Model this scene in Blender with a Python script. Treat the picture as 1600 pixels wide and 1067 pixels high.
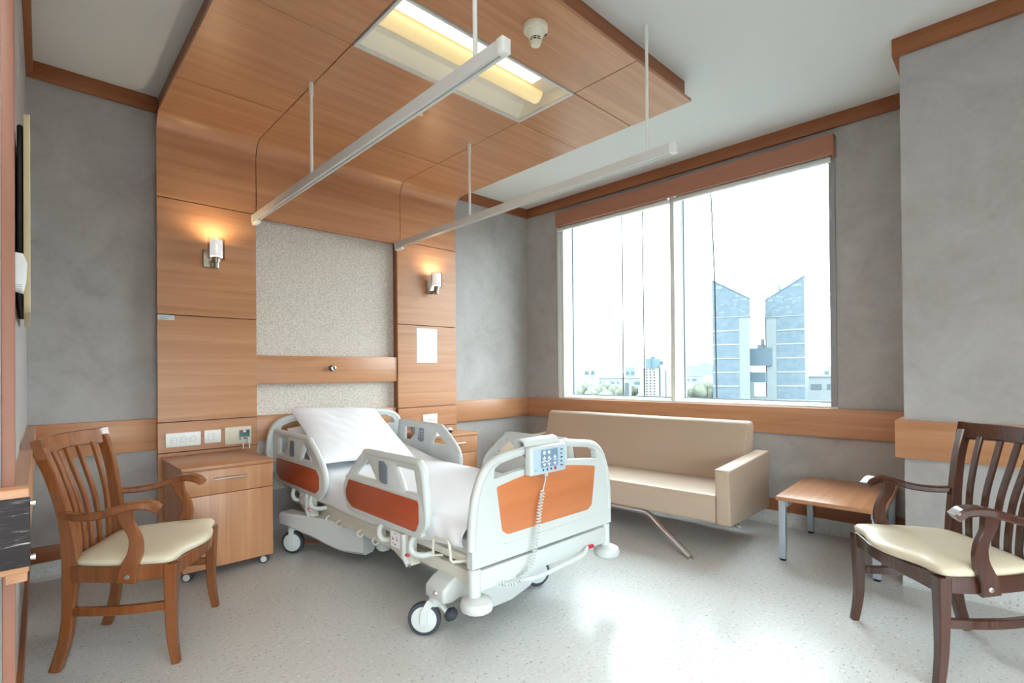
import bpy, bmesh, math, random
from mathutils import Vector, Matrix
random.seed(7)
S = bpy.context.scene
for o in list(bpy.data.objects): bpy.data.objects.remove(o)
COL = S.collection
R = math.radians
# ---------------------------------------------------------------- camera, world, exposure
yaw, roll, pit, F_PX = R(43.6), R(-0.5), R(0.34), 796.4
f0 = Vector((math.sin(yaw), math.cos(yaw), 0)); l0 = Vector((math.cos(yaw), -math.sin(yaw), 0)); z0 = Vector((0, 0, 1))
fw = f0*math.cos(pit) + z0*math.sin(pit); up0 = z0*math.cos(pit) - f0*math.sin(pit)
rt = l0*math.cos(roll) + up0*math.sin(roll); up = -l0*math.sin(roll) + up0*math.cos(roll)
cd = bpy.data.cameras.new('camera'); cam = bpy.data.objects.new('camera', cd); COL.objects.link(cam)
M = Matrix.Identity(4)
for i in range(3): M[i][0], M[i][1], M[i][2] = rt[i], up[i], -fw[i]
M[0][3], M[1][3], M[2][3] = 0, 0, 1.15
cam.matrix_world = M
cd.sensor_width = 36; cd.lens = F_PX/1600*36; cd.shift_y = (576-533.5)/1600; cd.clip_start = .02; cd.clip_end = 6000
S.camera = cam
W = bpy.data.worlds.new('sky'); S.world = W; W.use_nodes = True
bgn = W.node_tree.nodes['Background']; bgn.inputs[0].default_value = (.85, .935, 1, 1); bgn.inputs[1].default_value = 1.35
S.view_settings.view_transform = 'Standard'; S.view_settings.look = 'None'; S.view_settings.gamma = 1
S.view_settings.use_curve_mapping = False; S.view_settings.exposure = 3.38
S.cycles.max_bounces = 10; S.cycles.diffuse_bounces = 7; S.cycles.glossy_bounces = 4; S.cycles.transparent_max_bounces = 12
S.cycles.sample_clamp_indirect = 6

# ---------------------------------------------------------------- materials
def newmat(name):
    m = bpy.data.materials.new(name); m.use_nodes = True
    nt = m.node_tree; b = nt.nodes['Principled BSDF']; return m, nt, b
def s2l(c): return tuple(((v/255+.055)/1.055)**2.4 if v > 10 else v/255/12.92 for v in c) + (1,)
def mat(name, rgb, rough=.5, metal=0., spec=.5, emit=None, es=0., coat=0.):
    m, nt, b = newmat(name)
    b.inputs['Base Color'].default_value = s2l(rgb); b.inputs['Roughness'].default_value = rough
    b.inputs['Metallic'].default_value = metal; b.inputs['Specular IOR Level'].default_value = spec
    b.inputs['Coat Weight'].default_value = coat
    if emit: b.inputs['Emission Color'].default_value = s2l(emit); b.inputs['Emission Strength'].default_value = es
    return m
def ramp(nt, stops):
    r = nt.nodes.new('ShaderNodeValToRGB'); e = r.color_ramp.elements
    e[0].position, e[0].color = stops[0][0], s2l(stops[0][1]); e[1].position, e[1].color = stops[-1][0], s2l(stops[-1][1])
    for p, c in stops[1:-1]: x = e.new(p); x.color = s2l(c)
    return r
def coords(nt, scale):
    t = nt.nodes.new('ShaderNodeTexCoord'); mp = nt.nodes.new('ShaderNodeMapping'); mp.inputs['Scale'].default_value = scale
    nt.links.new(t.outputs['Object'], mp.inputs[0]); return mp
def noise(nt, mp, sc, det=4, rough=.55, dist=0):
    n = nt.nodes.new('ShaderNodeTexNoise'); n.inputs['Scale'].default_value = sc; n.inputs['Detail'].default_value = det
    n.inputs['Roughness'].default_value = rough; n.inputs['Distortion'].default_value = dist
    nt.links.new(mp.outputs[0], n.inputs['Vector']); return n
def bump(nt, b, h, st=.2, d=.01):
    bp = nt.nodes.new('ShaderNodeBump'); bp.inputs['Strength'].default_value = st; bp.inputs['Distance'].default_value = d
    nt.links.new(h, bp.inputs['Height']); nt.links.new(bp.outputs[0], b.inputs['Normal'])
def wood(name, dark, mid, light, axis='x', rough=.35, fine=1., coat=0.):
    m, nt, b = newmat(name)
    sc = {'x': (.35, 9, 9), 'y': (9, .35, 9), 'z': (9, 9, .35)}[axis]
    mp = coords(nt, sc); n = noise(nt, mp, 2.2*fine, 8, .62, .6)
    r = ramp(nt, [(.3, dark), (.52, mid), (.72, light)])
    nt.links.new(n.outputs['Fac'], r.inputs[0]); nt.links.new(r.outputs[0], b.inputs['Base Color'])
    b.inputs['Roughness'].default_value = rough; b.inputs['Coat Weight'].default_value = coat; b.inputs['Coat Roughness'].default_value = .15
    return m
PD, PM, PL = (176, 122, 85), (190, 137, 99), (201, 150, 112)
wood_x = wood('beech_veneer_crosswise', PD, PM, PL, 'x', .34)
wood_y = wood('beech_veneer_lengthwise', PD, PM, PL, 'y', .34)
wood_z = wood('beech_veneer_upright', PD, PM, PL, 'z', .36)
trim_x = wood('stained_trim_crosswise', (138, 80, 46), (150, 90, 54), (160, 100, 62), 'x', .4)
trim_y = wood('stained_trim_lengthwise', (138, 80, 46), (150, 90, 54), (160, 100, 62), 'y', .4)
valm = wood('valance_veneer', (160, 104, 80), (168, 112, 88), (176, 120, 96), 'y', .45)
chairw = wood('lacquered_chair_wood', (110, 60, 30), (130, 76, 40), (146, 90, 52), 'z', .22, 1.2, .4)
chair_shaded = wood('shaded_lacquered_chair_wood', (58, 30, 20), (70, 37, 25), (84, 46, 32), 'z', .22, 1.2, .5)  # same chair wood, darkened in colour to imitate backlit shade
redwood = wood('orange_cherry_laminate', (172, 76, 48), (180, 84, 54), (188, 92, 62), 'y', .35, .6)
redwoodx = wood('orange_cherry_laminate_cross', (192, 112, 68), (200, 120, 74), (206, 126, 82), 'x', .4, .6)
white_pl = mat('white_plastic', (204, 209, 208), .32)
cream_pl = mat('cream_painted_steel', (212, 208, 196), .35)
grey_pl = mat('pale_grey_plastic', (200, 203, 203), .35)
white_pt = mat('white_paint', (232, 235, 233), .4)
socket_w = mat('socket_white', (240, 241, 240), .3)
ivory = mat('ivory_plastic', (226, 222, 204), .4)
dgrey = mat('dark_grey_rubber', (58, 62, 70), .5)
black = mat('black_plastic', (22, 22, 24), .4)
steel = mat('brushed_steel', (196, 194, 190), .28, 1)
nickel = mat('satin_nickel', (170, 160, 146), .3, 1)
chrome = mat('chrome', (225, 226, 228), .08, 1)
alu = mat('grey_aluminium', (206, 206, 204), .4)
alu_d = mat('shaded_profile_grey', (150, 150, 152), .4)
legsil = mat('silver_lacquer', (178, 188, 200), .3, .3)
red = mat('red_plastic', (196, 30, 44), .35)
sheetm = mat('white_cotton', (234, 235, 240), .9, spec=.1)
pillm = mat('white_pillow_cotton', (238, 239, 244), .9, spec=.1)
paperm = mat('white_paper', (238, 240, 242), .8)
padgrey = mat('grey_keypad', (120, 132, 148), .45)
padblue = mat('pale_blue_keypad', (178, 200, 216), .4)
padmid = mat('mid_blue_keypad', (120, 148, 174), .4)
iconw = mat('white_icon', (240, 244, 248), .5)
inkd = mat('dark_ink', (70, 74, 84), .6); pinh = mat('socket_hole', (150, 150, 150), .7)
orange = mat('orange_cable', (196, 92, 40), .5)
jackb = mat('blue_jack', (60, 96, 160), .4); jackg = mat('green_jack', (40, 140, 110), .4); jackr = mat('red_jack', (186, 54, 66), .4)
mesh_black, nt, b = newmat('scratched_black_plate'); mp = coords(nt, (3, 1, 40)); n = noise(nt, mp, 3, 6, .7, .3)
r = ramp(nt, [(.52, (50, 44, 46)), (.61, (74, 68, 68)), (.68, (190, 184, 180))]); nt.links.new(n.outputs['Fac'], r.inputs[0]); nt.links.new(r.outputs[0], b.inputs['Base Color']); b.inputs['Roughness'].default_value = .55; b.inputs['Specular IOR Level'].default_value = .2
dark_box = mat('dark_backing', (30, 20, 18), .5)
goldw = mat('antique_cream_gilding', (206, 188, 150), .5)
palemint = mat('pale_green_glass_edge', (176, 192, 180), .3)
def leather(name, c):
    m, nt, b = newmat(name); mp = coords(nt, (1, 1, 1)); n = noise(nt, mp, 320, 3)
    b.inputs['Base Color'].default_value = s2l(c); b.inputs['Roughness'].default_value = .38; b.inputs['Specular IOR Level'].default_value = .45
    bump(nt, b, n.outputs['Fac'], .12, .002); return m
sofal = leather('beige_leatherette', (180, 159, 140))
seatl = leather('cream_leatherette', (212, 200, 176))
def wallm(name, a, c, e):
    m, nt, b = newmat(name); mp = coords(nt, (1, 1, 1))
    n1 = noise(nt, mp, 3.2, 6, .65, .8); n2 = noise(nt, mp, 26, 4, .6)
    mx = nt.nodes.new('ShaderNodeMath'); mx.operation = 'MULTIPLY_ADD'; mx.inputs[1].default_value = .3; 
    nt.links.new(n2.outputs['Fac'], mx.inputs[0]); nt.links.new(n1.outputs['Fac'], mx.inputs[2])
    r = ramp(nt, [(.42, a), (.64, c), (.88, e)])
    nt.links.new(mx.outputs[0], r.inputs[0]); nt.links.new(r.outputs[0], b.inputs['Base Color'])
    b.inputs['Roughness'].default_value = .6; b.inputs['Specular IOR Level'].default_value = .3
    bump(nt, b, n2.outputs['Fac'], .1, .004); return m
wallpaper = wallm('mottled_grey_wallpaper', (162, 157, 154), (173, 169, 167), (181, 179, 178))
ceilm = mat('white_ceiling_paint', (216, 217, 215), .8, spec=.2)
def fabricm():
    m, nt, b = newmat('speckled_beige_fabric'); mp = coords(nt, (1, 1, 1))
    v = nt.nodes.new('ShaderNodeTexVoronoi'); v.inputs['Scale'].default_value = 95; nt.links.new(mp.outputs[0], v.inputs['Vector'])
    n = noise(nt, mp, 120, 3)
    a = nt.nodes.new('ShaderNodeMath'); a.operation = 'MULTIPLY_ADD'; a.inputs[1].default_value = .8
    nt.links.new(v.outputs['Distance'], a.inputs[0]); nt.links.new(n.outputs['Fac'], a.inputs[2])
    r = ramp(nt, [(.55, (226, 220, 212)), (.85, (217, 209, 200)), (1.1, (198, 189, 179))])
    nt.links.new(a.outputs[0], r.inputs[0]); nt.links.new(r.outputs[0], b.inputs['Base Color']); b.inputs['Roughness'].default_value = .9
    bump(nt, b, a.outputs[0], .25, .004); return m
fabric = fabricm()
def floorm():
    m, nt, b = newmat('speckled_grey_vinyl'); mp = coords(nt, (1, 1, 1))
    n1 = noise(nt, mp, 1.4, 4); v = nt.nodes.new('ShaderNodeTexVoronoi'); v.inputs['Scale'].default_value = 75; nt.links.new(mp.outputs[0], v.inputs['Vector'])
    n2 = noise(nt, mp, 58, 3, .75)
    r1 = ramp(nt, [(.3, (222, 223, 222)), (.7, (232, 233, 232))]); nt.links.new(n1.outputs['Fac'], r1.inputs[0])
    r2 = ramp(nt, [(.33, (80, 74, 68)), (.40, (212, 212, 212)), (.60, (212, 212, 212)), (.68, (255, 255, 255))]); nt.links.new(n2.outputs['Fac'], r2.inputs[0])
    mx = nt.nodes.new('ShaderNodeMix'); mx.data_type = 'RGBA'; mx.blend_type = 'MULTIPLY'; mx.inputs[0].default_value = .7
    nt.links.new(r1.outputs[0], mx.inputs[6]); nt.links.new(r2.outputs[0], mx.inputs[7])
    r3 = ramp(nt, [(.05, (150, 146, 140)), (.14, (255, 255, 255))]); nt.links.new(v.outputs['Distance'], r3.inputs[0])
    m2 = nt.nodes.new('ShaderNodeMix'); m2.data_type = 'RGBA'; m2.blend_type = 'MULTIPLY'; m2.inputs[0].default_value = .7
    nt.links.new(mx.outputs[2], m2.inputs[6]); nt.links.new(r3.outputs[0], m2.inputs[7])
    nt.links.new(m2.outputs[2], b.inputs['Base Color']); b.inputs['Roughness'].default_value = .22; b.inputs['Specular IOR Level'].default_value = .13
    return m
floor_m = floorm()
def glassm(name, tint=(250, 254, 252), gl=.08):
    m = bpy.data.materials.new(name); m.use_nodes = True; nt = m.node_tree; nt.nodes.clear()
    o = nt.nodes.new('ShaderNodeOutputMaterial'); t = nt.nodes.new('ShaderNodeBsdfTransparent'); g = nt.nodes.new('ShaderNodeBsdfGlossy')
    lwn = nt.nodes.new('ShaderNodeLayerWeight'); lwn.inputs[0].default_value = .5
    fr = nt.nodes.new('ShaderNodeMath'); fr.operation = 'POWER'; fr.inputs[1].default_value = 5
    f2 = nt.nodes.new('ShaderNodeMath'); f2.operation = 'MULTIPLY_ADD'; f2.inputs[1].default_value = .55; f2.inputs[2].default_value = gl*.3
    nt.links.new(lwn.outputs['Facing'], fr.inputs[0]); nt.links.new(fr.outputs[0], f2.inputs[0]); fr = f2
    mx = nt.nodes.new('ShaderNodeMixShader'); t.inputs[0].default_value = s2l(tint); g.inputs['Roughness'].default_value = .02
    nt.links.new(fr.outputs[0], mx.inputs[0]); nt.links.new(t.outputs[0], mx.inputs[1]); nt.links.new(g.outputs[0], mx.inputs[2]); nt.links.new(mx.outputs[0], o.inputs[0])
    return m
glass = glassm('clear_window_glass'); shade_glass = glassm('clear_lamp_glass', (236, 236, 236))
def emis(name, c, s):
    m = bpy.data.materials.new(name); m.use_nodes = True; nt = m.node_tree; nt.nodes.clear()
    o = nt.nodes.new('ShaderNodeOutputMaterial'); e = nt.nodes.new('ShaderNodeEmission'); e.inputs[0].default_value = s2l(c); e.inputs[1].default_value = s
    nt.links.new(e.outputs[0], o.inputs[0]); return m
tube_lit = emis('lit_fluorescent_diffuser', (255, 232, 190), .30)
def basketm():
    m, nt, b = newmat('perforated_lamp_basket'); mp = coords(nt, (1, 1, 1))
    ck = nt.nodes.new('ShaderNodeTexChecker'); ck.inputs['Scale'].default_value = 150; nt.links.new(mp.outputs[0], ck.inputs['Vector'])
    ck.inputs['Color1'].default_value = s2l((255, 224, 150)); ck.inputs['Color2'].default_value = s2l((206, 170, 96))
    b.inputs['Base Color'].default_value = s2l((220, 205, 170)); b.inputs['Roughness'].default_value = .4
    nt.links.new(ck.outputs[0], b.inputs['Emission Color']); b.inputs['Emission Strength'].default_value = .055
    return m
basket = basketm()

# ---------------------------------------------------------------- mesh helpers
def rpoly(pts, r, n=5):
    out = []; N = len(pts)
    for i in range(N):
        p, a, c = Vector(pts[i]), Vector(pts[i-1]), Vector(pts[(i+1) % N])
        rr = r[i] if isinstance(r, (list, tuple)) else r
        d1, d2 = (a-p), (c-p); L1, L2 = d1.length, d2.length; d1.normalize(); d2.normalize()
        ang = d1.angle(d2)
        if rr <= 1e-5 or ang > 3.1: out.append(tuple(p)); continue
        t = min(rr/math.tan(ang/2), L1*.48, L2*.48)
        q0, q1 = p+d1*t, p+d2*t
        for k in range(n+1):
            u = k/n; out.append(tuple(q0*(1-u)**2 + p*2*u*(1-u) + q1*u*u))
    return out
def spline(pts, n=6, closed=False):
    P = [Vector(p) for p in pts]; out = []; N = len(P)
    rng = N if closed else N-1
    for i in range(rng):
        a, b, c, d = (P[(i-1) % N] if closed or i else P[0]*2-P[1]), P[i], P[(i+1) % N], (P[(i+2) % N] if closed or i+2 < N else P[-1]*2-P[-2])
        for k in range(n):
            t = k/n; out.append(.5*((2*b)+(c-a)*t+(2*a-5*b+4*c-d)*t*t+(3*b-3*c+d-a)*t**3))
    if not closed: out.append(P[-1])
    return out
AX = {'x': lambda a, p: Vector((a, p[0], p[1])), 'y': lambda a, p: Vector((p[0], a, p[1])), 'z': lambda a, p: Vector((p[0], p[1], a))}
class MB:
    def __init__(s): s.bm = bmesh.new()
    def _bev(s, edges, w, seg=2):
        if w > 0 and edges: bmesh.ops.bevel(s.bm, geom=list(edges), offset=w, segments=seg, profile=.5, affect='EDGES', clamp_overlap=True)
    def box(s, x0, x1, y0, y1, z0, z1, bev=0, seg=2):
        r = bmesh.ops.create_cube(s.bm, size=1); vs = r['verts']
        for v in vs: v.co = Vector(((x0+x1)/2+v.co.x*(x1-x0), (y0+y1)/2+v.co.y*(y1-y0), (z0+z1)/2+v.co.z*(z1-z0)))
        if bev: s._bev({e for v in vs for e in v.link_edges}, bev, seg)
        return s
    def prism(s, pts, ax, a0, a1, holes=(), bev=0, seg=2):
        g = AX[ax]; es = []; bm2 = bmesh.new()
        for loop in [pts]+list(holes):
            vs = [bm2.verts.new(g(a0, p)) for p in loop]
            es += [bm2.edges.new((vs[i-1], vs[i])) for i in range(len(vs))]
        if holes: bmesh.ops.triangle_fill(bm2, use_beauty=True, use_dissolve=False, edges=es)
        else: bmesh.ops.contextual_create(bm2, geom=list(bm2.edges))
        r = bmesh.ops.extrude_face_region(bm2, geom=list(bm2.faces))
        d = g(a1, (0, 0))-g(a0, (0, 0))
        for v in [e for e in r['geom'] if isinstance(e, bmesh.types.BMVert)]: v.co += d
        bmesh.ops.recalc_face_normals(bm2, faces=list(bm2.faces))
        if bev:
            bm2.normal_update()
            ee = [e for e in bm2.edges if len(e.link_faces) == 2 and e.calc_face_angle(0) > 1.2 and abs((e.verts[0].co-e.verts[1].co).dot(d)) < 1e-9]
            bmesh.ops.bevel(bm2, geom=ee, offset=bev, segments=seg, profile=.5, affect='EDGES', clamp_overlap=True)
        me = bpy.data.meshes.new('t'); bm2.to_mesh(me); bm2.free(); s.bm.from_mesh(me); bpy.data.meshes.remove(me); return s
    def tube(s, pts, r, seg=10, closed=False, cap=True):
        P = [Vector(p) for p in pts]; N = len(P); rings = []
        nrm = None
        for i in range(N):
            t = (P[(i+1) % N]-P[i-1]) if (closed or 0 < i < N-1) else (P[1]-P[0] if i == 0 else P[-1]-P[-2])
            t.normalize()
            if nrm is None:
                nrm = t.orthogonal().normalized()
            nrm = (nrm-t*nrm.dot(t))
            nrm = nrm.normalized() if nrm.length > 1e-6 else t.orthogonal().normalized()
            b = t.cross(nrm); rr = r[i] if isinstance(r, (list, tuple)) else r
            rings.append([s.bm.verts.new(P[i]+(nrm*math.cos(a)+b*math.sin(a))*rr) for a in [2*math.pi*k/seg for k in range(seg)]])
        for i in range(N if closed else N-1):
            A, B = rings[i], rings[(i+1) % N]
            if closed and i == N-1:
                off = min(range(seg), key=lambda o: sum((A[k].co-B[(k+o) % seg].co).length for k in range(seg)))
                B = B[off:]+B[:off]
            for k in range(seg): s.bm.faces.new((A[k], A[(k+1) % seg], B[(k+1) % seg], B[k]))
        if not closed and cap: s.bm.faces.new(rings[0][::-1]); s.bm.faces.new(rings[-1])
        return s
    def ribbon(s, pts, w, d, xdir, bev=.2):
        """rectangular section with softened corners swept along pts; w measured along xdir"""
        P = [Vector(p) for p in pts]; N = len(P); rings = []
        for i in range(N):
            t = (P[min(i+1, N-1)]-P[max(i-1, 0)]).normalized()
            xd = Vector(xdir[i] if isinstance(xdir, list) else xdir); xd = (xd-t*xd.dot(t)).normalized(); yd = t.cross(xd)
            ww = (w[i] if isinstance(w, list) else w)/2; dd = (d[i] if isinstance(d, list) else d)/2; c = min(ww, dd)*bev
            sec = [(ww-c, -dd), (ww, -dd+c), (ww, dd-c), (ww-c, dd), (-ww+c, dd), (-ww, dd-c), (-ww, -dd+c), (-ww+c, -dd)]
            rings.append([s.bm.verts.new(P[i]+xd*a+yd*b) for a, b in sec])
        for i in range(N-1):
            for k in range(8): s.bm.faces.new((rings[i][k], rings[i][(k+1) % 8], rings[i+1][(k+1) % 8], rings[i+1][k]))
        s.bm.faces.new(rings[0][::-1]); s.bm.faces.new(rings[-1]); return s
    def lathe(s, prof, c, axis=(0, 0, 1), seg=24, cap=True):
        a = Vector(axis).normalized(); u = a.orthogonal().normalized(); v = a.cross(u); c = Vector(c); rings = []
        for r, h in prof: rings.append([s.bm.verts.new(c+a*h+(u*math.cos(t)+v*math.sin(t))*max(r, 1e-4)) for t in [2*math.pi*k/seg for k in range(seg)]])
        for A, B in zip(rings, rings[1:]):
            for k in range(seg): s.bm.faces.new((A[k], A[(k+1) % seg], B[(k+1) % seg], B[k]))
        if cap: s.bm.faces.new(rings[0][::-1]); s.bm.faces.new(rings[-1])
        return s
    def layers(s, outline, levels):
        """stack of scaled copies of an xy outline: levels = [(z, inset)]"""
        cx = sum(p[0] for p in outline)/len(outline); cy = sum(p[1] for p in outline)/len(outline); rings = []
        for z, ins in levels:
            ring = []
            for x, y in outline:
                d = Vector((x-cx, y-cy)); L = d.length; q = d*max(0, (L-ins)/L)
                ring.append(s.bm.verts.new((cx+q.x, cy+q.y, z(x, y) if callable(z) else z)))
            rings.append(ring)
        n = len(outline)
        for A, B in zip(rings, rings[1:]):
            for k in range(n): s.bm.faces.new((A[k], A[(k+1) % n], B[(k+1) % n], B[k]))
        s.bm.faces.new(rings[0][::-1]); s.bm.faces.new(rings[-1]); return s
    def grid(s, nu, nv, fn):
        V = [[s.bm.verts.new(fn(i/nu, j/nv)) for j in range(nv+1)] for i in range(nu+1)]
        for i in range(nu):
            for j in range(nv): s.bm.faces.new((V[i][j], V[i+1][j], V[i+1][j+1], V[i][j+1]))
        return s
    def xf(s, m):
        bmesh.ops.transform(s.bm, matrix=m, verts=list(s.bm.verts)); return s
    def out(s, name, m, parent=None, ang=38, subsurf=0):
        bm = s.bm
        if parent is not None and not parent.get('_local'):
            off = world_loc(parent)
            bmesh.ops.translate(bm, vec=-off, verts=list(bm.verts))
        bmesh.ops.recalc_face_normals(bm, faces=list(bm.faces))
        bm.normal_update()
        for f in bm.faces: f.smooth = True
        for e in bm.edges: e.smooth = not (len(e.link_faces) == 2 and e.calc_face_angle(0) > R(ang))
        me = bpy.data.meshes.new(name); bm.to_mesh(me); bm.free()
        mats = m if isinstance(m, (list, tuple)) else [m]
        for q in mats: me.materials.append(q)
        o = bpy.data.objects.new(name, me); COL.objects.link(o)
        if parent is not None:
            o.parent = parent
            if parent.get('_local'): o['_local'] = 1
        if subsurf:
            md = o.modifiers.new('s', 'SUBSURF'); md.levels = md.render_levels = subsurf
        return o
def world_loc(o):
    v = Vector((0, 0, 0))
    while o is not None: v += o.location; o = o.parent
    return v
def thing(name, label, cat, loc=(0, 0, 0), rz=0, group=None, local=False):
    o = bpy.data.objects.new(name, None); COL.objects.link(o); o.location = loc; o.rotation_euler = (0, 0, rz); o.empty_display_size = .1
    o['label'] = label; o['category'] = cat
    if group: o['group'] = group
    if local: o['_local'] = 1
    return o
def tag(o, label, cat, group=None):
    o['label'] = label; o['category'] = cat
    if group: o['group'] = group
    return o
def struct(name, mb, m, parent=None, **k):
    o = mb.out(name, m, parent, **k)
    if parent is None: o['kind'] = 'structure'
    return o
def copy_tree(o, parent=None):
    c = o.copy(); COL.objects.link(c)
    if parent is not None: c.parent = parent
    for ch in [x for x in bpy.data.objects if x.parent == o]: copy_tree(ch, c)
    return c
def rotz_pts(fr, pts): return [fr @ Vector(p) for p in pts]

# ---------------------------------------------------------------- room shell
H = 2.92; YW = 3.93; TH = R(1.93)
WN = Vector((math.cos(TH), math.sin(TH), 0)); WS = Vector((math.sin(TH), -math.cos(TH), 0))
C0 = Vector((3.982, 3.93, 0))                       # corner of headwall and window wall
FR = Matrix.Translation(C0) @ Matrix(((WS.x, WN.x, 0, 0), (WS.y, WN.y, 0, 0), (0, 0, 1, 0), (0, 0, 0, 1)))  # local: x = along wall (towards the camera), y = outwards
XL, YB = -1.5, -1.7
struct('floor', MB().box(XL, 4.25, YB, 4.0, -.1, 0), floor_m)
struct('ceiling', MB().box(XL, 4.25, YB, 4.0, H, H+.12), ceilm)
struct('wall_back', MB().box(-.3, 4.1, YW, YW+.12, 0, H), wallpaper)
# left wall leans a hair away so that it is just seen
LT = R(.9)
def leftpt(x, y): return Vector((0.0-(3.93-y)*math.tan(LT)+x, y))
a, b = leftpt(0, 3.93), leftpt(0, 1.70)
struct('wall_left', MB().prism([tuple(a), tuple(b), (b.x-.12, b.y), (a.x-.12, a.y)], 'z', 0, H), wallpaper)
struct('wall_entry', MB().box(XL, -1.02, 1.70, 1.80, 0, H).box(-1.02, -.10, 1.70, 1.80, 2.2, H), wallpaper)
struct('wall_far_left', MB().box(XL-.1, XL, YB, 1.8, 0, H), wallpaper)
wz0, wz1, wx0, wx1 = .10, 1.55, -1.40, 2.0
struct('wall_front', MB().box(XL, wx0, YB-.1, YB, 0, H).box(wx1, 4.25, YB-.1, YB, 0, H).box(wx0, wx1, YB-.1, YB, 0, wz0).box(wx0, wx1, YB-.1, YB, wz1, H), wallpaper)
w2 = MB()
for q in [wx0+(wx1-wx0)*k/3 for k in range(4)]: w2.box(q-.03, q+.03, YB-.09, YB+.01, wz0, wz1, .003)
w2.box(wx0, wx1, YB-.09, YB+.01, wz0, wz0+.05, .003).box(wx0, wx1, YB-.09, YB+.01, wz1-.05, wz1, .003)
struct('added_fill_window', w2, white_pt)  # unseen window added behind the camera to let in fill daylight
MB().box(wx0, wx1, YB-.06, YB-.055, wz0+.05, wz1-.05).out('pane', glass, bpy.data.objects['added_fill_window'])
# window wall with its opening
s0, s1, zb, zt = .44, 2.926, .885, 2.70
w = MB()
w.box(-.12, s0, 0, .2, 0, H).box(s1, 5.6, 0, .2, 0, H).box(s0, s1, 0, .2, 0, zb-.012).box(s0, s1, 0, .2, zt, H)
struct('wall_right', w.xf(FR), wallpaper)
# column by the window
cc = Vector((3.405, .532, 0))
FC = Matrix.Translation(cc) @ Matrix(((WS.x, WN.x, 0, 0), (WS.y, WN.y, 0, 0), (0, 0, 1, 0), (0, 0, 0, 1)))
struct('wall_column', MB().box(0, 2.2, 0, .62, 0, H).xf(FC), wallpaper)
# crown moulding, chair rails, skirting
def rails(z0_, z1_, th, nm, mx, my, bev=.004):
    struct('trim_back_'+nm if False else nm+'_back', MB().box(.0, .605, YW-th, YW, z0_, z1_, bev).box(2.935, 3.98, YW-th, YW, z0_, z1_, bev), mx)
    struct(nm+'_right', MB().box(0, 3.40, -th, 0, z0_, z1_, bev).xf(FR), my)
    struct(nm+'_column', MB().box(-th, 2.2, -th, 0, z0_, z1_, bev).box(-th, 0, 0, .6, z0_, z1_, bev).xf(FC), my)
    la, lb = leftpt(0, 3.9), leftpt(0, 1.64)
    struct(nm+'_left', MB().prism([tuple(la), tuple(lb), (lb.x+th, lb.y), (la.x+th, la.y)], 'z', z0_, z1_), my)
rails(2.825, H, .03, 'trim_crown', trim_x, trim_y)
rails(.674, .873, .036, 'trim_rail', wood_x, wood_y)
rails(.095, .185, .014, 'baseboard', trim_x, trim_y, .002)
cv = MB().box(0, .6, YW-.012, YW, 0, .095).box(2.94, 3.98, YW-.012, YW, 0, .095)
cv.prism([(YW, 0), (YW-.05, 0), (YW-.03, .008), (YW-.016, .03), (YW-.012, .06), (YW, .06)], 'x', 0, .6)
cv.prism([(YW, 0), (YW-.05, 0), (YW-.03, .008), (YW-.016, .03), (YW-.012, .06), (YW, .06)], 'x', 2.94, 3.97)
struct('trim_cove_back', cv, floor_m)
PR = [(0, 0), (-.05, 0), (-.03, .008), (-.016, .03), (-.012, .06), (-.012, .095), (0, .095)]
struct('trim_cove_right', MB().prism(PR, 'x', 0, 3.4).xf(FR), floor_m)
struct('trim_cove_column', MB().prism(PR, 'x', -.012, 2.2).xf(FC), floor_m)
# doorway at the left edge: casing, door leaf
dr = thing('door_1', 'wooden casing with pale door leaf at left photo edge', 'door', (-.5, 1.72, 0)); del dr['label']; del dr['category']; dr['kind'] = 'structure'
MB().box(-.0425, -.0195, 1.655, 1.71, 0, 2.5, .003).box(-1.02, -.95, 1.655, 1.71, 0, 2.5, .003).box(-.95, -.0425, 1.655, 1.71, 2.2, 2.5, .003).out('casing', wood('casing_veneer', (134, 88, 70), (142, 96, 78), (150, 104, 86), 'z', .45), dr)
MB().box(-.95, -.0445, 1.70, 1.735, .01, 2.2, .002).out('leaf', palemint, dr)
MB().lathe([(.02, 0), (.02, .01), (.01, .012), (.01, .05)], (-.85, 1.70, 1.0), (0, -1, 0), 14).tube([(-.85, 1.65, 1.0), (-.74, 1.65, 1.0)], .009).out('handle', steel, dr)

# ---------------------------------------------------------------- window
wn = thing('window_1', '', '', tuple(FR @ Vector((1.68, 0, zb)))); del wn['label']; del wn['category']; wn['kind'] = 'structure'
def wpart(mb, nm, m, **k): return mb.xf(FR).out(nm, m, wn, **k)
wpart(MB().box(s0, s0+.035, -.012, .19, zb, zt, .003).box(s0+.05, s0+.072, -.004, .19, zb, zt, .002).box(s0+.03, s0+.055, .012, .19, zb, zt), 'jamb', white_pt)
wpart(MB().box(s1-.039, s1, -.012, .19, zb, zt, .003), 'jamb', alu_d)
wpart(MB().box(s0, s1, -.005, .19, zb-.014, zb+.004, .002).box(s0, s1, .13, .19, zb, zb+.02, .002), 'sill', white_pt)
wpart(MB().box(s0, s1, .0, .19, zt-.03, zt, .002), 'head', white_pt)
wpart(MB().box(1.690, 1.731, -.010, .004, zb, zt-.02, .002), 'mullion_face', white_pt)
wpart(MB().box(1.694, 1.727, .003, .135, zb, zt-.02).box(1.685, 1.736, .135, .19, zb, zt-.02, .002), 'mullion', white_pt)
gk = MB()
for q0, q1 in ((s0+.072, 1.685), (1.736, s1-.039)):
    gk.box(q0, q0+.008, .146, .16, zb+.02, zt-.03).box(q1-.008, q1, .146, .16, zb+.02, zt-.03).box(q0, q1, .146, .16, zb+.02, zb+.028)
wpart(gk, 'gasket', mat('dark_blue_gasket', (70, 86, 104), .5))
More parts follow.
